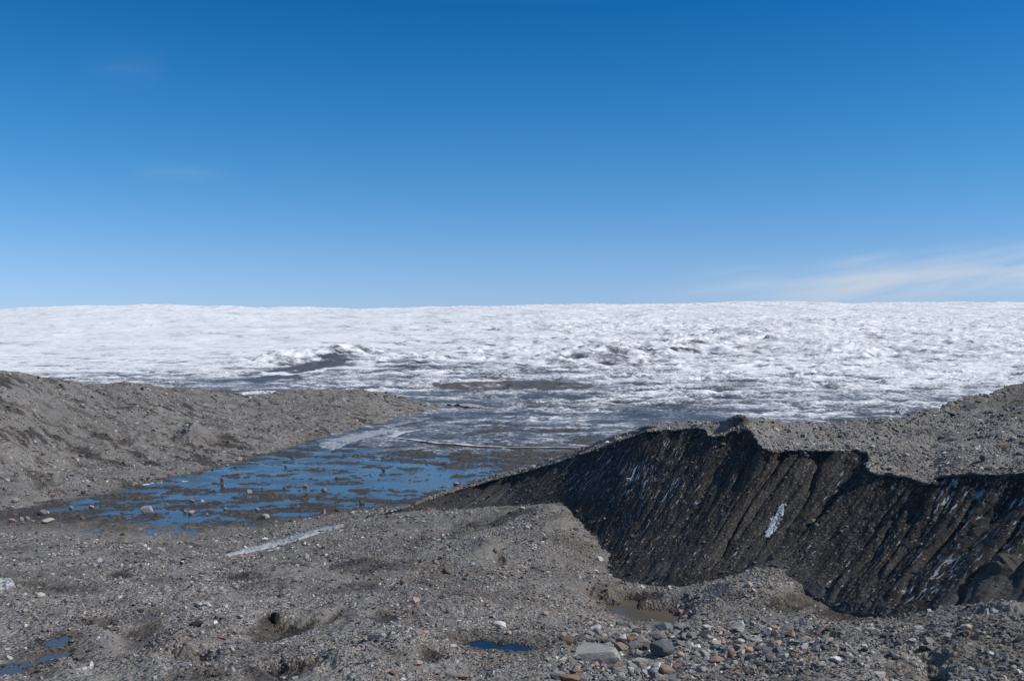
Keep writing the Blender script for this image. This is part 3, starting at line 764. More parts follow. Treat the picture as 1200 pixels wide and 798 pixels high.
def small_rock(seed):
    r = np.random.default_rng(seed)
    bm = bmesh.new(); npt = r.integers(9, 14)
    p = r.normal(size=(npt, 3)); p /= np.linalg.norm(p, axis=1)[:, None]; p *= r.uniform(.75, 1, (npt, 1))
    p *= np.array([1, r.uniform(.65, 1), r.uniform(.5, .9)])
    for c in p: bm.verts.new(c)
    bmesh.ops.convex_hull(bm, input=bm.verts)
    bmesh.ops.delete(bm, geom=[v for v in bm.verts if not v.link_faces], context='VERTS')
    bmesh.ops.triangulate(bm, faces=bm.faces)
    bm.verts.index_update()
    v = np.array([x.co[:] for x in bm.verts]); f = np.array([[a.index for a in q.verts] for q in bm.faces])
    lo, hi = v.min(0), v.max(0); v = (v - (lo + hi) / 2) / (hi - lo).max()
    bm.free(); return v, f


SMALL = [small_rock(300 + i) for i in range(36)]
PAL = np.array([(.05, .05, .055), (.10, .10, .105), (.17, .165, .162), (.21, .205, .20), (.26, .25, .24), (.32, .31, .30), (.22, .23, .245), (.15, .165, .19), (.33, .25, .18), (.35, .24, .195), (.24, .155, .11), (.42, .375, .305), (.50, .485, .465), (.64, .63, .60)])
PALN = ['black', 'dark grey', 'mid grey', 'grey', 'grey', 'light grey', 'blue grey', 'slate blue', 'tan', 'pinkish', 'rusty brown', 'cream', 'pale', 'whitish']
PALW = np.array([.07, .11, .14, .15, .13, .10, .06, .05, .035, .03, .02, .03, .045, .03]); PALW /= PALW.sum()

# ------------------------------------------------------------------ stones picked out one by one in the photograph
# (px, py of the base, width, height in photo pixels, colour, shape index, yaw, label, short name for landmarks)
BK, DG, MG, GR, LG, BG, SB, TN, PK, RB, CR_, PL, WH = [PAL[i] for i in (0, 1, 2, 3, 5, 6, 7, 8, 9, 10, 11, 12, 13)]
HAND = [
    (702, 778, 54, 21, LG, 0, .1, 'largest boulder, broad flat topped light grey slab on the near rubble', 'broad grey slab'),
    (664, 756, 19, 12, RB * .7, 1, .3, 'smooth reddish brown boulder between the dark blue pool and the broad grey slab', 'reddish brown boulder'),
    (655, 798, 23, 14, BG, 2, 0, 'blue grey slab half out of frame below the broad grey slab', None),
    (729, 762, 16, 10, TN * .75, 3, .2, 'squarish tan brown stone behind the right end of the broad grey slab', 'squarish tan stone'),
    (780, 768, 27, 18, SB * .7, 4, .5, 'large dark angular boulder with a shadowed face above the rubble', 'dark angular boulder'),
    (747, 770, 9, 9, CR_ * 1.15, 5, 0, 'cream block beside the right end of the broad grey slab', 'cream block'),
    (749, 784, 21, 15, LG * 1.1, 6, .7, 'crumbly pale grey boulder in front of the cream block', 'crumbly pale boulder'),
    (781, 790, 19, 12, TN * .75, 7, .4, 'rounded tan brown boulder in front of the dark angular boulder', 'rounded tan boulder'),
    (766, 796, 14, 14, SB * 1.3, 8, .2, 'upright blue grey block beside the rounded tan boulder', None),
    (675, 789, 12, 9, TN, 9, .9, 'tan stone in front of the left end of the broad grey slab', None),
    (706, 791, 7, 6, np.array((.34, .20, .09)), 10, 0, 'small orange stone just in front of the broad grey slab', 'orange stone'),
    (778, 740, 24, 10, SB * 1.1, 11, .1, 'wide slate blue slab behind the dark angular boulder', 'slate blue slab'),
    (772, 748, 22, 7, GR, 12, .3, 'thin grey slab lying in front of the slate blue slab', None),
    (740, 761, 14, 9, DG * 1.2, 13, .3, 'dark grey stone touching the right side of the squarish tan stone', None),
    (757, 763, 12, 11, DG * 1.1, 0, 1.4, 'dark stubby stone between the cream block and the dark angular boulder', None),
    (787, 745, 7, 9, CR_, 1, 0, 'small cream stone standing beside the slate blue slab', None),
    (798, 719, 9, 6, PK * 1.3, 2, .5, 'pale pink stone at the end of the milky pool', 'pale pink pool stone'),
    (704, 658, 8, 6, PL * 1.1, 3, 0, 'white stone on the scree edge against the dark ice cliff', 'white scree edge stone'),
    (640, 722, 7, 6, PK * 1.2, 4, 0, 'pinkish stone on the gravel slope behind the reddish brown boulder', 'pinkish slope stone'),
    (737, 781, 9, 7, PL, 5, 0, 'small whitish stone left of the crumbly pale boulder', None),
    (667, 800, 26, 5, np.array((.25, .15, .07)), 6, 0, 'flat rust orange slab at the very bottom edge of the rubble', None),
    (798, 770, 9, 7, TN * 1.2, 7, 0, 'tan stone right of the dark angular boulder', None),
    (857, 772, 13, 14, TN * .8, 8, 1.2, 'tall tan brown boulder of a touching pair in the rubble', 'tall tan boulder'),
    (869, 771, 11, 10, CR_, 9, .7, 'cream boulder leaning on the tall tan boulder', 'leaning cream boulder'),
    (827, 747, 15, 9, DG * .8, 10, .2, 'rounded charcoal boulder resting alone on grey rubble', 'charcoal boulder'),
    (807, 742, 13, 9, SB * .6, 11, 0, 'dark slate boulder left of the rounded charcoal boulder', None),
    (866, 740, 16, 6, LG, 12, 0, 'flat light grey slab right of the charcoal boulder', 'flat light slab'),
    (879, 689, 7, 7, PK * 1.4, 13, .4, 'pinkish tan block on the gravel tongue climbing the ice cliff', 'gravel tongue block'),
    (912, 757, 9, 7, PK * 1.35, 0, .8, 'pale pink stone in the open rubble right of the leaning pair', 'pale pink rubble stone'),
    (929, 771, 7, 7, RB * 1.1, 1, 0, 'small reddish brown stone right of the leaning cream boulder', 'red brown stone'),
    (942, 779, 7, 7, PL, 2, 0, 'pale stone just beyond the small reddish brown stone', None),
    (827, 770, 11, 9, LG, 3, .2, 'light grey stone left of the tall tan boulder', None),
    (889, 763, 11, 7, DG, 4, 0, 'dark grey flat stone right of the leaning cream boulder', None),
    (841, 777, 18, 4, PK * .9, 5, 0, 'long flat pinkish slab in front of the tall tan boulder', None),
    (864, 762, 9, 8, BG, 6, 0, 'blue grey stone behind the touching tan and cream pair', None),
    (869, 754, 9, 6, PL, 7, 0, 'pale oval stone behind the touching tan and cream pair', None),
    (902, 740, 6, 5, WH, 8, 0, 'small white stone right of the flat light grey slab', None),
    (1110, 749, 12, 8, LG * 1.15, 9, 0, 'rounded light grey boulder on the rubble crest before the ice cliff', 'rounded crest boulder'),
    (1082, 763, 9, 7, BK * .5, 10, 0, 'black stone above the dark scooped hole', 'black hole stone'),
    (1090, 762, 9, 9, LG * 1.1, 11, .4, 'light grey stone touching the black stone by the scooped hole', None),
    (1157, 722, 5, 9, WH * .85, 12, 0, 'upright whitish block standing on the rubble crest below the cliff', 'upright crest block'),
    (1166, 719, 11, 5, LG, 13, 0, 'flat pale stone right of the upright whitish block', None),
    (1032, 795, 13, 9, PL, 0, .5, 'pale boulder left of the dark scooped hole at the bottom', 'pale bottom boulder'),
    (1066, 723, 6, 6, RB * 1.0, 1, 0, 'brown stone in the dark grit at the cliff foot', 'brown cliff foot stone'),
    (1174, 760, 8, 6, CR_, 2, 0, 'cream stone on the rubble slope under the crest', None),
    (1196, 790, 8, 6, WH, 3, 0, 'white stone at the right border of the near rubble', 'white border stone'),
    (1189, 785, 7, 6, TN * 1.2, 4, 0, 'tan stone left of the white border stone', None),
    (1138, 786, 8, 5, PL, 5, 0, 'pale flattened stone right of the scooped hole', 'pale flattened stone'),
    (1052, 772, 7, 6, PL, 6, 0, 'pale stone left of the black stone by the hole', None),
    (1162, 768, 7, 5, WH, 7, 0, 'white oval stone between the rounded crest boulder and the right border', None),
    (585, 737, 17, 10, PL * 1.15, 8, .2, 'white angular rock casting shadow above the dark blue pool', 'white angular rock'),
    (526, 719, 8, 7, LG * 1.05, 9, 0, 'pale grey angular stone on fine gravel behind the white angular rock', 'pale angular stone'),
    (495, 744, 15, 5, PK * 1.35, 10, .1, 'flat salmon pink stone left of the dark blue pool', 'salmon pink stone'),
    (488, 779, 15, 4, PK * 1.25, 11, -.1, 'long pink slab in front of the damp patch left of the pool', 'long pink slab'),
    (462, 791, 12, 6, np.array((.27, .17, .10)), 12, .6, 'rusty orange stone at the bottom left of the long pink slab', 'rusty orange stone'),
    (486, 707, 11, 7, PK * 1.3, 13, .7, 'slanting pink splinter of rock on grey gravel', 'slanting pink splinter'),
    (436, 749, 14, 8, SB * .8, 0, .3, 'dark slate stone left of a small white stone', 'dark slate stone'),
    (449, 748, 7, 7, PL * 1.1, 1, 0, 'small white stone right of the dark slate stone', None),
    (459, 732, 6, 5, PK * 1.5, 2, 0, 'tiny pale pink stone behind the salmon pink stone', None),
    (524, 673, 11, 7, np.array((.13, .10, .055)), 3, .9, 'olive brown stone leaning in the dark gravel', 'olive brown stone'),
    (473, 686, 7, 9, np.array((.17, .145, .145)), 4, 0, 'mauve grey upright stone left of the olive brown stone', 'mauve upright stone'),
    (580, 648, 6, 6, RB * 1.3, 5, 0, 'red brown stone at the top of the smooth sand patch', 'sand patch stone'),
    (543, 796, 13, 5, RB * 1.2, 6, 0, 'flat red brown stone at the bottom edge below the dark blue pool', None),
    (531, 759, 9, 4, PL, 7, 0, 'flat pale stone at the left tip of the dark blue pool', None),
    (596, 744, 7, 5, PK * 1.5, 8, 0, 'pale pink stone just right of the white angular rock', None),
    (229, 735, 16, 7, BK * .7, 9, 0, 'black oval rock lying flat on grey gravel', 'black oval rock'),
    (322, 730, 11, 13, BK * .5, 10, 0, 'black rounded boulder at the head of the damp scoop', 'black rounded boulder'),
    (271, 791, 9, 10, LG, 11, .5, 'light grey block low in the gravel below the black oval rock', 'light grey block'),
    (359, 655, 6, 6, CR_ * 1.2, 12, 0, 'round cream stone on the bank below the pale ice strip', 'round cream stone'),
    (259, 693, 5, 6, CR_ * 1.2, 13, 0, 'small upright cream stone on the flat gravel', 'upright cream stone'),
    (242, 711, 11, 5, PL, 0, 0, 'pale flat stone behind the black oval rock', 'pale flat stone'),
    (231, 712, 8, 5, DG, 1, 0, 'dark stone touching the pale flat stone behind the black oval rock', None),
    (259, 749, 9, 4, np.array((.23, .13, .085)), 2, 0, 'flat rust coloured stone right of the black oval rock', None),
    (330, 700, 8, 5, DG * .7, 3, 0, 'dark stone on plain gravel behind the black rounded boulder', None),
    (347, 683, 8, 7, GR, 4, 0, 'grey stone with a dark shadow behind the dark plain stone', None),
    (276, 691, 7, 6, LG, 5, 0, 'light grey stone right of the small upright cream stone', None),
    (212, 662, 4, 4, BK * .6, 6, 0, 'tiny black stone on gravel below the scattered puddles', None),
    (47, 701, 10, 7, CR_ * 1.25, 7, .5, 'wedge shaped cream stone with dark shadow near the white ice lump', 'cream wedge stone'),
    (28, 718, 7, 5, np.array((.36, .30, .29)), 8, 0, 'pinkish white stone below the cream wedge stone', 'pinkish white stone'),
    (141, 685, 7, 4, WH * .9, 9, 0, 'white flat stone under the dark damp hollow', 'white flat stone'),
    (192, 692, 8, 6, TN * 1.2, 10, 0, 'tan and pale stone right of the white flat stone', None),
    (77, 706, 9, 6, np.array((.24, .21, .205)), 11, 0, 'dusty mauve stone right of the cream wedge stone', None),
    (98, 785, 6, 4, WH, 12, 0, 'small white stone right of the pebble filled puddle', None),
    (164, 718, 6, 5, BK, 13, 0, 'small black stone behind the slim blue puddle', None),
    (171, 600, 14, 10, LG * 1.15, 0, .3, 'pale block shaped boulder alone on the pond shore', 'pale shore block'),
    (51, 604, 12, 7, LG, 1, 0, 'broad grey boulder at the near end of the pond', 'broad pond end boulder'),
    (14, 613, 8, 6, PK * .9, 2, 0, 'reddish boulder at the left edge near the pond end', 'reddish edge boulder'),
    (25, 611, 5, 5, PK, 3, 0, 'pinkish stone right of the reddish edge boulder', None),
    (56, 613, 14, 5, CR_ * 1.3, 4, -.3, 'long cream stone lying in front of the broad pond end boulder', None),
    (82, 597, 6, 6, GR, 5, 0, 'grey stone in shallow water right of the broad pond end boulder', None),
    (106, 596, 6, 5, LG, 6, 0, 'light grey stone in the clear strip of water', None),
    (17, 590, 8, 7, TN * .9, 7, 0, 'rounded tan boulder on the hill foot at the left', 'rounded tan hill boulder'),
    (31, 610, 6, 5, BG, 8, 0, 'blue grey stone between the pinkish stone and the pond end boulder', None),
    (97, 579, 6, 4, RB * .5, 9, 0, 'dark brown stone on the hill foot above the pond end', None),
    (155, 570, 11, 5, TN, 10, 0, 'tan and brown stone by a white ice sliver on the shore', None),
    (379, 577, 8, 8, GR * .9, 11, .3, 'largest grey boulder standing in the blue water', 'largest water boulder'),
    (291, 578, 7, 7, LG, 12, 0, 'light grey boulder mirrored in the middle of the pond', 'mirrored pond boulder'),
    (357, 571, 6, 6, GR, 13, 0, 'grey boulder in the water left of the largest water boulder', None),
    (261, 571, 6, 6, GR, 0, 0, 'grey boulder in the water left of the mirrored pond boulder', None),
    (260, 563, 5, 4, MG, 1, 0, 'grey stone farther out behind two water boulders', None),
    (225, 589, 6, 6, TN * .8, 2, 0, 'brownish boulder standing on wet mud', None),
    (237, 589, 5, 4, LG, 3, 0, 'light stone right of the brownish boulder on wet mud', None),
    (224, 603, 7, 7, LG * .95, 4, 0, 'grey boulder of a shoreline pair by the wet mud', None),
    (216, 601, 5, 5, TN * .9, 5, 0, 'tan stone of a shoreline pair by the wet mud', None),
    (301, 600, 5, 5, LG, 6, 0, 'light grey stone in front of the mirrored pond boulder', None),
    (264, 598, 5, 5, GR, 7, 0, 'grey upright stone where the mud meets the gravel', None),
    (310, 609, 11, 7, np.array((.33, .29, .27)), 8, .2, 'pale pinkish mound shaped boulder on the near shore', 'pinkish shore boulder'),
    (333, 573, 5, 5, MG, 9, 0, 'small dark grey boulder in the water between two larger ones', None),
    (342, 537, 3.5, 3.5, DG, 10, 0, 'small dark stone far out in the pond, nearest the hill', None),
    (334, 548, 4, 4, DG, 11, 0, 'small dark stone far out in the pond behind the mud bank', None),
    (280, 540, 6, 5, LG, 12, 0, 'grey boulder at the waterline under the hill', None),
    (395, 600, 6, 6, DG, 13, 0, 'dark stone on the near shore right of the pinkish shore boulder', None),
    (379, 603, 5, 6, PK * 1.3, 0, 0, 'peach coloured stone on the near shore beside the dark stone', None),
    (395, 562, 5, 4, MG, 1, 0, 'grey stone in the water right of and behind the largest water boulder', None),
    (449, 552, 4, 4, BK, 2, 0, 'dark stone on a thin mud bar in the farther water', None),
    (424, 591, 7, 6, DG * .8, 3, 0, 'dark boulder on the gravel bank where it meets the pond', None),
    (413, 603, 5, 4, CR_, 4, 0, 'yellowish stone on the gravel bank in front of the dark bank boulder', None),
    (551, 605, 4, 7, PK * 1.4, 5, 0, 'upright pink stone in the dark grit at the low end of the cliff', 'upright pink stone'),
    (534, 569, 7, 5, PK * 1.1, 6, 0, 'pinkish slab on the low crest above the pond', None),
    (910, 507, 7, 6, TN * 1.4, 7, 0, 'pale orange boulder on the ridge top right of the dark peak', 'pale orange ridge boulder'),
    (926, 507, 6, 5, TN * 1.1, 8, 0, 'tan boulder right of the pale orange ridge boulder', None),
    (935, 509, 7, 5, LG, 9, 0, 'light grey boulder on the ridge right of two tan ones', 'light ridge boulder'),
    (941, 513, 6, 4, BK, 10, 0, 'black stone in front of the light grey ridge boulder', None),
    (875, 502, 5, 4, CR_, 11, 0, 'cream stone just under the dark peak of the cliff', None),
    (960, 514, 6, 4, PK, 12, 0, 'pinkish stone on the ridge right of the black stone', None),
    (867, 508, 5, 4, TN * 1.3, 13, 0, 'tan stone on the lip left below the dark peak', None),
    (1177, 526, 13, 7, RB * 1.3, 0, .2, 'broad brown boulder high on the gravel ridge', 'broad brown ridge boulder'),
    (1188, 516, 8, 5, PK * 1.5, 1, 0, 'salmon boulder behind the broad brown ridge boulder', None),
    (1117, 488, 7, 4, BK * .5, 2, 0, 'black stone near the skyline of the gravel ridge', 'black skyline stone'),
    (1098, 568, 8, 6, TN * 1.6, 3, .3, 'orange tan boulder perched on the lip of the ice cliff', 'perched orange boulder'),
    (1084, 533, 5, 4, np.array((.27, .15, .11)), 4, 0, 'red stone in the middle of the ridge gravel', None),
    (1086, 529, 6, 4, PK * 1.4, 5, 0, 'pale pink stone just behind the red ridge stone', None),
    (1109, 554, 6, 6, PK * 1.2, 6, 0, 'pink brown stone above the perched orange boulder', None),
    (1064, 535, 6, 4, PL, 7, 0, 'pale stone left of the red ridge stone', None),
    (1153, 541, 9, 8, SB * .6, 8, 0, 'dark blue boulder among the coarse ridge rubble', 'dark blue ridge boulder'),
    (1198, 523, 6, 5, BK, 9, 0, 'black boulder on the ridge at the right border', None),
    (1146, 526, 7, 4, WH * .9, 10, 0, 'white stone left of the broad brown ridge boulder', None),
    (44, 444, 4, 3, BK, 11, 0, 'dark stone breaking the skyline of the left hill', None),
    (53, 448.5, 6, 4, RB * .9, 12, 0, 'brown boulder on the skyline of the left hill', None),
    (166, 457.5, 4, 4, BK * .6, 13, 0, 'black block at the step in the left hill skyline', None),
    (737, 564, 6, 4, PL, 0, 0, 'pale stone stuck on the dark ice face above a brown mud patch', None),
]
used_spots = []
LAND = []
labels = set()
n_things = 0


def add_rock(name, loc, w, dp, h, colr, mesh, yaw, label, group=None, tilt=(0, 0)):
    o = bpy.data.objects.new(name, mesh); col.objects.link(o)
    o.scale = (w, dp, h); o.rotation_euler = (tilt[0], tilt[1], yaw)
    o.location = loc; o.color = (*[float(min(.8, c)) for c in colr], 1)
    tag(o, label, 'boulder' if name == 'boulder' else 'stone', None, group)
    return o


for (px, py, w, h, colr, si, yaw, label, short) in HAND:
    hit = cast(px, py - .12 * h)
    if hit is None: continue
    loc, nr, ob = hit
    d = loc.y
    inwater = loc.z < 0
    if inwater: loc = Vector(PZ(px, py, 0.0)); d = loc.y
    W_ = w * d / F
    sinv = max(.12, (EYE - loc.z) / d)
    hv = max(.40 * W_, h * d / F - .55 * W_ * sinv * .8)
    H_ = hv / .78
    if h / w < .4: H_ = max(.3 * W_, min(H_, .42 * W_))
    if inwater: H_ = min(H_ * .85, .85 * W_)
    D_ = W_ * random.uniform(.7, .9)
    yw = yaw + random.uniform(-.15, .15)
    z = loc.z + H_ * .28 - (.12 * H_ if inwater else 0) + (.1 if inwater else 0)
    nm = 'boulder' if 'boulder' in label else 'stone'
    colr = np.asarray(colr); colr = .74 * colr + .26 * colr.mean()
    assert label not in labels, label
    labels.add(label)
    add_rock(nm, (loc.x, loc.y + .2 * D_, z), W_, D_, H_, np.asarray(colr), BIG[si], yw, label, 'boulders and stones picked out on the moraine', (random.uniform(-.12, .12), random.uniform(-.12, .12)))
    used_spots.append((loc.x, loc.y, W_)); n_things += 1
    if short: LAND.append((px, py, w, short))

# ------------------------------------------------------------------ loose stones everywhere
cam_o = np.array([0, 0, EYE])


def scatter(V, density_fn, n0, seed, smin_px=1.9, smax=.9, power=2.3):
    """stones on a terrain grid, finer ones only where they are near enough to be seen"""
    r = np.random.default_rng(seed)
    a, b, c, d_ = V[:-1, :-1], V[:-1, 1:], V[1:, 1:], V[1:, :-1]
    ar = .5 * np.linalg.norm(np.cross(c - a, d_ - b), axis=-1)
    ce = (a + b + c + d_) / 4
    dist = np.linalg.norm(ce - cam_o, axis=-1)
    px, py = px_of(ce)
    vis = (ce[..., 1] > 12) & (px > -130) & (px < 1330) & (py < 860)
    smin = np.maximum(.04, smin_px * dist / F)
    rho = n0 * (smin / .1) ** (-power) * density_fn(ce, px, py)
    lam = np.where(vis, rho * ar, 0)
    cnt = r.poisson(np.minimum(lam, 30))
    ii = np.repeat(np.arange(cnt.size), cnt.ravel())
    fu, fv = r.random((2, len(ii), 1))
    A_, B_, C_, D_ = (q.reshape(-1, 3)[ii] for q in (a, b, c, d_))
    p = (A_ * (1 - fu) + B_ * fu) * (1 - fv) + (D_ * (1 - fu) + C_ * fu) * fv
    pf, qf = px.ravel()[ii], py.ravel()[ii]
    f = r.random(len(ii)) ** (-1 / (2.3 - .45 * sstep(600, 700, pf) * sstep(715, 745, qf)))
    cap = (6.8 + 6.5 * sstep(590, 700, pf) * sstep(715, 745, qf) * (1 - .45 * sstep(900, 1000, pf)) + 1.2 * sstep(690, 740, qf) + 2.2 * sstep(1090, 1150, pf) * sstep(570, 500, qf) - .8 * sstep(480, 400, pf) * sstep(560, 520, qf)) / smin_px
    f = np.where(f > cap, 1 + r.random(len(ii)) * (cap - 1) ** r.random(len(ii)), f)
    s = np.minimum(smin.ravel()[ii] * f, smax * 1.2)
    return p, s, ii


def g_den(ce, px, py):
    X_, Y_ = ce[..., 0], ce[..., 1]
    n_ = .75 + 1.3 * fbm(X_ / 5, Y_ / 5, 3, 201) + .6 * fbm(X_ / 1.5, Y_ / 1.5, 2, 202)
    dn = np.clip(n_, .12, 2.2)
    dn = dn * (1 + 1.1 * sstep(600, 700, px) * sstep(715, 745, py))
    dn = dn * (1 - .85 * np.clip(.25 * (sand[:-1, :-1] + sand[1:, 1:]) * 2, 0, 1)) * (1 - .8 * np.clip(damp[:-1, :-1], 0, 1))
    dn = dn * np.where(lake[:-1, :-1] > .5, .12, 1)
    return np.where((ce[..., 2] < .02) & (Y_ > 90), .02, dn)


def r_den(ce, px, py):
    n_ = .8 + 1.2 * fbm(ce[..., 0] / 5, ce[..., 1] / 5, 3, 203)
    w_ = np.clip(n_, .15, 2) * (1 - .8 * np.clip(rsand[:-1, :-1], 0, 1)) * (1 - .5 * np.clip(rdamp[:-1, :-1], 0, 1))
    w_ = w_ * (1 + .8 * sstep(1080, 1140, px) * sstep(505, 520, py))
    w_[-14:] = 0; w_[:4] = .2
    return w_


def h_den(ce, px, py):
    n_ = .8 + 1.1 * fbm(ce[..., 0] / 9, ce[..., 1] / 9, 3, 204)
    w_ = np.clip(n_, .15, 2) * (1 - .7 * hsand[:-1, :-1]) * np.where(ce[..., 2] < .1, .15, 1)
    w_[-130:] = 0
    return w_


def c_den(ce, px, py):
    w_ = .10 + .9 * gtop[:-1, :-1] + .8 * sstep(.86, 1, tt[:-1]) + .5 * sstep(.08, .0, tt[:-1])
    return np.clip(w_ * (1 - .5 * np.clip(silt[:-1, :-1], 0, 1)), .03, 1.3)


sets = [scatter(Vg, g_den, 15, 401), scatter(RV, r_den, 15, 402, smax=1.0), scatter(HV, h_den, 11, 403, 1.9, 1.3), scatter(cliffV, c_den, 9, 404, 2.0, .6)]
# the ground hides under cliff and ridge: drop stones that would lie buried there
pg = np.array([(p[0], p[1]) for p in poly])
gp, gs, gi = sets[0]
m_ = poly_sd(gp[:, 0], gp[:, 1], pg) > -.4
sets[0] = (gp[m_], gs[m_], gi[m_])
SP = np.concatenate([q[0] for q in sets]); SS = np.concatenate([q[1] for q in sets])
src = np.concatenate([np.full(len(q[1]), i) for i, q in enumerate(sets)])
WET = np.concatenate([f[:-1, :-1].ravel()[q[2]] for f, q in zip((damp, rdamp, hdamp, silt * 0), sets)])
ok = np.ones(len(SP), bool)
for (x, y, w) in used_spots:
    ok &= (np.hypot(SP[:, 0] - x, SP[:, 1] - y) > .5 * w + .35 * SS)
SP, SS, src, WET = SP[ok], SS[ok], src[ok], np.clip(WET[ok], 0, 1)
r = np.random.default_rng(77)
ci = r.choice(len(PAL), len(SP), p=PALW)
ci = np.where(SS > .55, np.where(r.random(len(SP)) < .25, ci, r.choice([2, 3, 4, 5, 6], len(SP))), ci)
tint = PAL[ci] * r.uniform(.82, 1.2, (len(SP), 1))
tint = np.where((src == 3)[:, None], tint * .5, tint) * (1 - .5 * WET)[:, None]
yaw = r.random(len(SP)) * 6.283
ax = r.normal(size=(len(SP), 2)) * .35
dims = np.stack([np.ones(len(SP)), r.uniform(.6, 1, len(SP)), r.uniform(.45, .85, len(SP))], 1) * SS[:, None]
spx, spy = px_of(SP)
sizepx = SS * F / SP[:, 1]

# the largest of them become stones of their own
order = np.argsort(-sizepx * np.where((spx > 6) & (spx < 1194) & (spy < 792), 1, 0))
singles = []
NSINGLE = 298 - n_things
eye = Vector((0, 0, EYE))
for i in order[:900]:
    if len(singles) >= NSINGLE: break
    top = Vector(SP[i]) + Vector((0, 0, .6 * dims[i, 2])); dr = (top - eye); L = dr.length; dr.normalize()
    blocked = False
    for ob in TERR[:4]:
        okk, loc, _, _ = ob.ray_cast(eye, dr)
        if okk and (loc - eye).length < L - .5: blocked = True; break
    if not blocked: singles.append(i)


def shape_word(i):
    a = dims[i, 2] / dims[i, 0]
    return 'flat' if a < .56 else ('blocky' if a > .72 else 'rounded')


def auto_label(i):
    cw = PALN[ci[i]]; x, y = spx[i], spy[i]
    near = sorted(LAND, key=lambda l: (l[0] - x) ** 2 + (2.2 * (l[1] - y)) ** 2)[:14]
    for lm in near:
        dx, dy = x - lm[0], y - lm[1]; dd = math.hypot(dx, dy)
        if abs(dx) > 2.2 * abs(dy): rel = 'right of' if dx > 0 else 'left of'
        elif abs(dy) > 1.4 * abs(dx): rel = 'in front of' if dy > 0 else 'behind'
        else: rel = ('in front and ' if dy > 0 else 'behind and ') + ('right of' if dx > 0 else 'left of')
        far = 'close ' if dd < 22 else ('' if dd < 48 else 'well ')
        sz = 'small' if sizepx[i] < 7.5 else 'larger'
        lab = f'{sz} {cw} {shape_word(i)} stone {far}{rel} the {lm[3]}'
        if lab not in labels:
            return lab
    return lab


for i in singles:
    lab = auto_label(i); labels.add(lab)
    dm = dims[i]
    add_rock('boulder' if SS[i] > .55 else 'stone', (SP[i, 0], SP[i, 1], SP[i, 2] + .22 * dm[2]), dm[0], dm[1], dm[2], tint[i], BIG[i % len(BIG)], yaw[i], lab, 'boulders and stones picked out on the moraine', tuple(ax[i] * .5))

mask = np.ones(len(SP), bool); mask[singles] = False
SP, SS, tint, yaw, ax, dims = SP[mask], SS[mask], tint[mask], yaw[mask], ax[mask], dims[mask]
sh = r.integers(0, len(SMALL), len(SP))
vs_, fs_, cs_ = [], [], []; base = 0
for kk, (v, f) in enumerate(SMALL):
    ids = np.nonzero(sh == kk)[0]
    if not len(ids): continue
    m = len(ids)
    q = v[None] * np.ones((m, 1, 1))
    a, b = ax[ids, 0][:, None], ax[ids, 1][:, None]
    q = q * (dims[ids] * 1.12)[:, None, :]
    y1 = q[..., 1] * np.cos(a) - q[..., 2] * np.sin(a); z1 = q[..., 1] * np.sin(a) + q[..., 2] * np.cos(a)
    x1 = q[..., 0] * np.cos(b) + z1 * np.sin(b); z2 = -q[..., 0] * np.sin(b) + z1 * np.cos(b)
    cyw, syw = np.cos(yaw[ids])[:, None], np.sin(yaw[ids])[:, None]
    q = np.stack([x1 * cyw - y1 * syw, x1 * syw + y1 * cyw, z2], -1) + SP[ids][:, None]
    q[..., 2] += (.12 * dims[ids, 2])[:, None]
    vs_.append(q.reshape(-1, 3)); nv = len(v)
    fs_.append((f[None] + (base + np.arange(m) * nv)[:, None, None]).reshape(-1, 3)); base += m * nv
    cs_.append(np.repeat(tint[ids], nv, 0))
vs_, fs_, cs_ = np.concatenate(vs_), np.concatenate(fs_).astype(np.int32), np.concatenate(cs_)
me = bpy.data.meshes.new('gravel')
me.vertices.add(len(vs_)); me.vertices.foreach_set('co', vs_.astype(np.float32).ravel())
me.loops.add(fs_.size); me.loops.foreach_set('vertex_index', fs_.ravel())
me.polygons.add(len(fs_)); me.polygons.foreach_set('loop_start', np.arange(0, fs_.size, 3, dtype=np.int32))
me.polygons.foreach_set('use_smooth', np.zeros(len(fs_), bool))
tc = me.attributes.new('tint', 'FLOAT_COLOR', 'POINT'); tc.data.foreach_set('color', np.concatenate([cs_, np.ones((len(cs_), 1))], 1).astype(np.float32).ravel())
me.materials.append(M_grit); me.update(); me.validate()
go = bpy.data.objects.new('gravel', me); col.objects.link(go)
tag(go, 'loose grey stones and pebbles strewn over the whole moraine', 'gravel', 'stuff')
print('stones', len(SP), 'singles', len(singles), 'hand', n_things, 'tris', len(fs_))


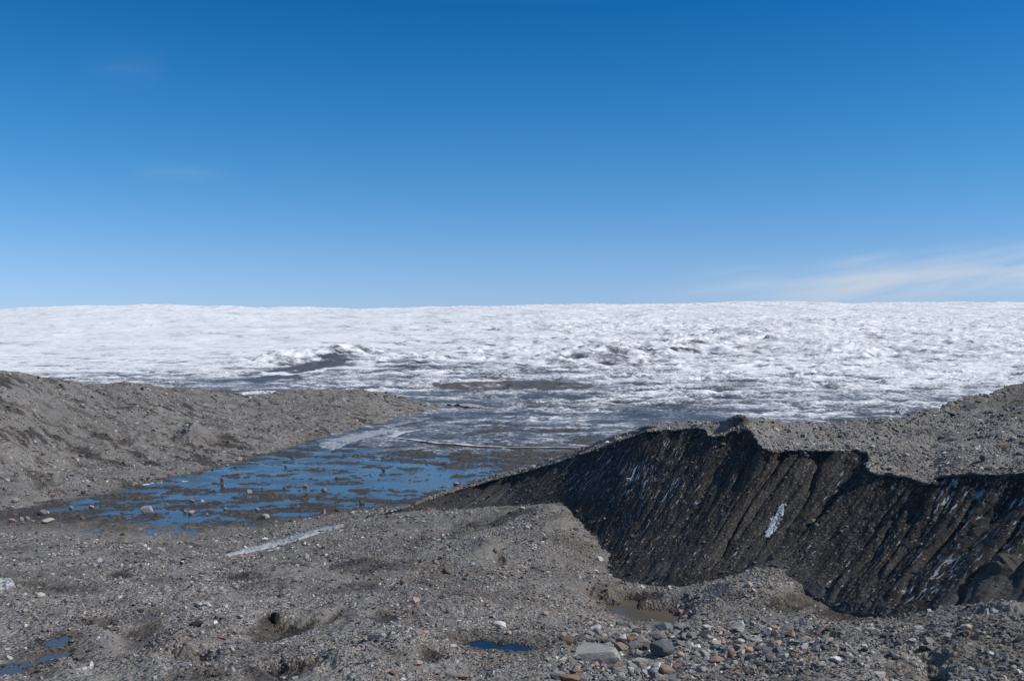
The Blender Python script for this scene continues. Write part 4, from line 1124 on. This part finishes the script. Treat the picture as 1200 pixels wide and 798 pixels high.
# ------------------------------------------------------------------ draped patches of ice and snow
def drape(name, pg, thick, mat, label, cat, objs=None, step=.7, rag=1.2, seed=0, parent=None):
    xs = np.arange(min(p[0] for p in pg) - 2, max(p[0] for p in pg) + 2, step)
    yy = np.arange(min(p[1] for p in pg) - 2, max(p[1] for p in pg) + 2, step * .6)
    PX, PY = np.meshgrid(xs, yy)
    sd = -poly_sd(PX, PY, pg) + rag * fbm(PX / 6, PY / 3, 4, 300 + seed)
    V = np.zeros(PX.shape + (3,)); good = np.zeros(PX.shape, bool)
    for i in range(PX.shape[0]):
        for j in range(PX.shape[1]):
            if sd[i, j] > -1.5:
                h = cast(PX[i, j], PY[i, j], objs)
                if h:
                    k = max(0., min(1., (sd[i, j] + .6) / 2.4)); k = k * (2 - k)
                    V[i, j] = np.array(h[0]) + np.array(h[1]) * (1 if h[1].dot(h[0] - Vector((0, 0, EYE))) < 0 else -1) * (thick * k - .06); good[i, j] = True
    V[..., 2] += np.where(good, thick * .25 * fbm(PX / 4, PY / 2, 3, 310 + seed), 0)
    kp = good[:-1, :-1] & good[1:, :-1] & good[:-1, 1:] & good[1:, 1:]
    o = grid_mesh(name, V, mat, None, kp)
    if parent: o.parent = parent
    else: tag(o, label, cat)
    return o


drape('ice_strip', [(257, 651.5), (285, 643.5), (320, 634.5), (350, 625), (402, 613.5), (402, 617), (375, 624.5), (350, 633.5), (325, 640), (298, 646.5), (270, 652)], .16, M_shoreice, 'thin pale grey ice strip lying on the gravel before the pond', 'ice strip', [ground], seed=1, rag=1.15)
drape('snow_lump', [(-6, 681), (4, 680.5), (14, 683), (16, 687), (8, 690), (-6, 690.5)], .3, M_oldsnow, 'white lump of old snow at the left edge of the gravel', 'snow', [ground], seed=2, rag=.8)
cp = drape('bare_ice', [(917, 588), (921, 590), (919, 599), (914, 611), (908, 622), (901, 630), (893, 633), (898, 621), (904, 608), (911, 596)], .12, M_bareice, None, None, [cliff], step=.5, rag=3.4, seed=3, parent=cliff)
cp['label'] = 'white strip of bare ice on the dark ice cliff'
drape('ice_sliver', [(165, 567.5), (178, 565.5), (190, 565), (188, 567.5), (174, 569)], .15, M_snow, 'white ice sliver along the pond shore under the hill', 'ice', [ground, hill], seed=4, rag=.4)
drape('ice_sliver', [(206, 563.5), (225, 562), (243, 562), (240, 563.8), (215, 564.6)], .12, M_snow, 'thin white ice sliver on the mud bank in the pond', 'ice', [ground, hill], seed=5, rag=.3)
drape('shore_ice', [(373, 519), (390, 514.5), (420, 508), (452, 502), (470, 502), (452, 508), (425, 514), (405, 522), (392, 527), (376, 525)], .12, M_shoreice, 'pale sheet of shore ice between the hill and the blue water', 'ice sheet', [ground, hill, glac], seed=6, rag=2.2)
drape('snow_patch', [(281, 460), (295, 458.6), (322, 458.4), (318, 460.6), (300, 461.4), (284, 462)], .5, M_snow, 'white snow patch on the dark debris behind the left hill', 'snow', [hill, glac], seed=7, rag=.4)


# ice ledges: raised rims of ice with an undercut front coloured dark as its shadow
def ledge(pts_px, width, height, label, matl):
    c = catmull(np.array([PZ(a, b, z) for a, b, z in pts_px]), 160)
    tn = np.gradient(c, axis=0); tn[:, 2] = 0; tn /= np.linalg.norm(tn, axis=1)[:, None] + 1e-9
    bk = np.stack([-tn[:, 1], tn[:, 0], np.zeros(len(tn))], 1)
    bk *= np.sign(bk[:, 1:2] + 1e-6)
    s_ = np.arange(len(c)) / len(c)
    ta = np.sin(np.pi * np.clip(s_, .02, .98))[:, None] ** .5
    h_ = height * ta * (1 + .6 * fbm(s_ * 14, s_ * 0 + .5, 3, 330))[:, None]
    w_ = width * ta * (1 + .7 * fbm(s_ * 9, s_ * 0 + 1.5, 3, 331))[:, None]
    jit = bk * (.5 * fbm(s_ * 20, s_ * 0 + 2.5, 3, 332))[:, None]
    up = np.array([0, 0, 1.])
    c = c + jit
    rows = [c - bk * (.9 * w_ / width + .2) - up * .08, c + bk * .1 + up * h_ * .2, c + up * h_, c + bk * w_ * .35 + up * h_ * 1.08, c + bk * w_ * .8 + up * h_ * .5, c + bk * w_ * 1.3 - up * .3]
    o = grid_mesh('ice_ledge', np.stack(rows[2:]), matl, smooth=False)
    tag(o, label, 'ice ledge')
    u_ = grid_mesh('undercut_shade', np.stack(rows[:3]), M_edgeshade, smooth=False, parent=o)
    u_['label'] = 'undercut front coloured as dark shadow'


ledge([(448, 503, .2), (470, 499, .3), (500, 493, .3), (522, 488, .3), (545, 483.5, .3), (560, 481.5, .3)], 7, .34, 'long pale ice ledge with dark front along the hill tip', M_greyice)
ledge([(462, 513, .25), (480, 516, .25), (510, 520, .3), (545, 523, .3), (590, 525, .3), (640, 525, .3), (690, 525, .3)], 3.0, .22, 'low white rimmed ice ledge crossing the grey slush flat', M_snow)
ledge([(463, 513, .25), (472, 509.5, .25), (488, 506, .25), (505, 502.5, .25)], 4, .28, 'short white ice ledge meeting the longer one at a sharp corner', M_snow)
ledge([(510, 476, .5), (530, 477.5, .5), (550, 479.5, .5), (570, 480, .5)], 8, .9, 'dark fronted ice ledge farthest back beside the hill tip', M_greyice)


# ice mounds standing out of the flat ice
def mound(px, py, w, h, label, matl, seed):
    hit = cast(px, py, [glac])
    if not hit: return
    loc = hit[0]; d = loc.y; Wm, Hm = w * d / F, h * d / F * 1.1
    k = np.linspace(-1, 1, 41); A1, B1 = np.meshgrid(k, k)
    rr_ = np.hypot(A1 + .25 * fbm(A1 * 2 + seed, B1 * 2, 3, 341), B1 + .25 * fbm(A1 * 2, B1 * 2 + seed, 3, 343))
    pk = np.maximum(0, 1 - rr_ ** 1.3) * (.35 + .75 * ridged(A1 * 1.3 + seed * 3.3, B1 * 1.3, 3, 340 + seed))
    pk = np.where(np.maximum(abs(A1), abs(B1)) > .97, 0, pk)
    V = np.stack([loc.x + A1 * Wm / 2 + .12 * Wm * pk, loc.y + Wm * .5 + B1 * Wm / 1.6, loc.z - .5 + (Hm + .5) * pk + .05 * Hm * fbm(A1 * 5, B1 * 5, 3, 345 + seed)], -1)
    o = grid_mesh('ice_mound', V, matl)
    tag(o, label, 'ice mound')


mound(944, 478, 34, 8, 'peaked grey ice mound rising from the flat ice above the cliff peak', M_greyice, 1)
mound(1036, 450, 22, 5, 'low grey ice mound on the white flats farther back', M_greyice, 2)
mound(1172, 454, 9, 4, 'small dark ice mound beside the ridge skyline', M_greyice, 3)
mound(1058, 486, 22, 7, 'bluish grey ice mound just above the gravel ridge skyline', M_greyice, 4)
mound(902, 396, 12, 5, 'dark steep ice block standing on the white slope', M_greyice, 5)
mound(675, 463, 26, 3, 'thin dark ice hump behind the slush flat, near the debris band', M_greyice, 6)
mound(495, 433, 30, 4, 'dark dirt topped ice hump on the white lower slope', M_greyice, 7)

# ------------------------------------------------------------------ light, sky, camera
SUN_AZ, SUN_EL = math.radians(101), math.radians(44)
sd_ = Vector((math.sin(SUN_AZ) * math.cos(SUN_EL), math.cos(SUN_AZ) * math.cos(SUN_EL), math.sin(SUN_EL)))
sl = bpy.data.lights.new('sun', 'SUN'); sl.energy = 3.8; sl.angle = math.radians(.53); sl.color = (1, .965, .91)
so = bpy.data.objects.new('sun', sl); so.rotation_euler = sd_.to_track_quat('Z', 'Y').to_euler(); so.location = (60, 0, 80); col.objects.link(so)

wd = bpy.data.worlds.new('World'); scene.world = wd; wd.use_nodes = True
nt = wd.node_tree; nt.nodes.clear(); k = NB(nt)
skyt = k.n('ShaderNodeTexSky', sky_type='NISHITA', sun_disc=False, sun_elevation=SUN_EL, sun_rotation=SUN_AZ, altitude=700, air_density=1.0, dust_density=.1, ozone_density=1.0)
gen = k.n('ShaderNodeTexCoord').outputs['Generated']
sep = k.n('ShaderNodeSeparateXYZ', inp={0: gen})
# thin cirrus low over the ice: azimuth and elevation of the view direction
az = k.math('ARCTAN2', sep.outputs[0], sep.outputs[1]); el = k.math('ARCSINE', sep.outputs[2])
tilt = k.math('SUBTRACT', el, k.math('MULTIPLY', az, .16))
vec = k.n('ShaderNodeCombineXYZ', inp={0: k.math('MULTIPLY', az, 5.0), 1: k.math('MULTIPLY', tilt, 42.0), 2: 0.0}).outputs[0]
cn = k.noise(vec, 1.0, 6, .55).outputs[0]


def band(c0, w0, a0, a1, amt, sl_=.16):
    ct = k.math('SUBTRACT', k.math('SUBTRACT', el, k.math('MULTIPLY', az, sl_)), c0)
    g = k.math('SUBTRACT', 1.0, k.math('DIVIDE', k.math('ABSOLUTE', ct), w0), clamp=True)
    g = k.math('POWER', g, 1.3)
    return k.math('MULTIPLY', k.math('MULTIPLY', g, k.mapr(az, a0, a1, 0, 1)), amt)


def s2l(a): return tuple(((c / 255 + .055) / 1.055) ** 2.4 for c in a)


m1 = k.math('MULTIPLY', k.math('ADD', band(-.012, .034, .14, .44, .85), band(.0365, .028, .11, .34, .95, .067)), k.mapr(cn, .34, .64, .12, 1.05))
m2 = k.math('MULTIPLY', k.math('MULTIPLY', band(.0285, .007, .29, .33, .5, .14), k.mapr(az, .375, .335, 0, 1)), k.mapr(cn, .3, .6, .5, 1))
m3 = k.math('MULTIPLY', k.math('MULTIPLY', band(.047, .010, .16, .21, .42, .10), k.mapr(az, .27, .23, 0, 1)), k.mapr(cn, .35, .65, .2, 1))
m4 = k.math('MULTIPLY', k.math('MULTIPLY', band(.165, .012, -.37, -.33, .15, .02), k.mapr(az, -.27, -.31, 0, 1)), k.mapr(cn, .35, .65, .3, 1))
m5 = k.math('MULTIPLY', k.math('MULTIPLY', band(.26, .03, -.42, -.36, .12, .03), k.mapr(az, -.33, -.38, 0, 1)), k.mapr(cn, .4, .65, 0, 1))
msk = k.math('ADD', k.math('ADD', k.math('ADD', m1, m2), k.math('ADD', m3, m4)), m5, clamp=True)
TINT = [(0.0, (0.532, 0.732, 1.234)), (0.0856, (0.532, 0.732, 1.234)), (0.163, (0.481, 0.742, 1.147)), (0.331, (0.268, 0.714, 1.106)), (0.496, (0.132, 0.636, 1.075)), (0.65, (0.046, 0.551, 1.026)), (.74, (.35, .66, .95)), (1.0, (.92, .90, .85))]
tn = k.ramp(k.math('MULTIPLY', el, 2.0), [(p, tuple(c / 2 for c in q)) for p, q in TINT])
grade = k.n('ShaderNodeVectorMath', operation='MULTIPLY', inp={0: skyt.outputs[0], 1: k.n('ShaderNodeVectorMath', operation='SCALE', inp={0: tn, 'Scale': 2.0}).outputs[0]})
skyc = k.mix(k.math('MULTIPLY', msk, .75), grade.outputs[0], (6.0, 6.55, 7.3, 1))
bg = k.n('ShaderNodeBackground', inp={0: skyc, 1: .1})
wo = k.n('ShaderNodeOutputWorld'); nt.links.new(bg.outputs[0], wo.inputs[0])

cd = bpy.data.cameras.new('camera'); cd.lens = 35.0; cd.sensor_width = 36; cd.sensor_fit = 'HORIZONTAL'; cd.clip_end = 20000; cd.clip_start = .1
cam = bpy.data.objects.new('camera', cd); cam.location = (0, 0, EYE); cam.rotation_euler = (math.radians(90), 0, 0); col.objects.link(cam)
scene.camera = cam
vs = scene.view_settings; vs.view_transform = 'Standard'; vs.look = 'None'; vs.exposure = 0; vs.gamma = 1; vs.use_curve_mapping = False
scene.render.engine = 'CYCLES'
scene.cycles.max_bounces = 4; scene.cycles.diffuse_bounces = 2; scene.cycles.glossy_bounces = 2
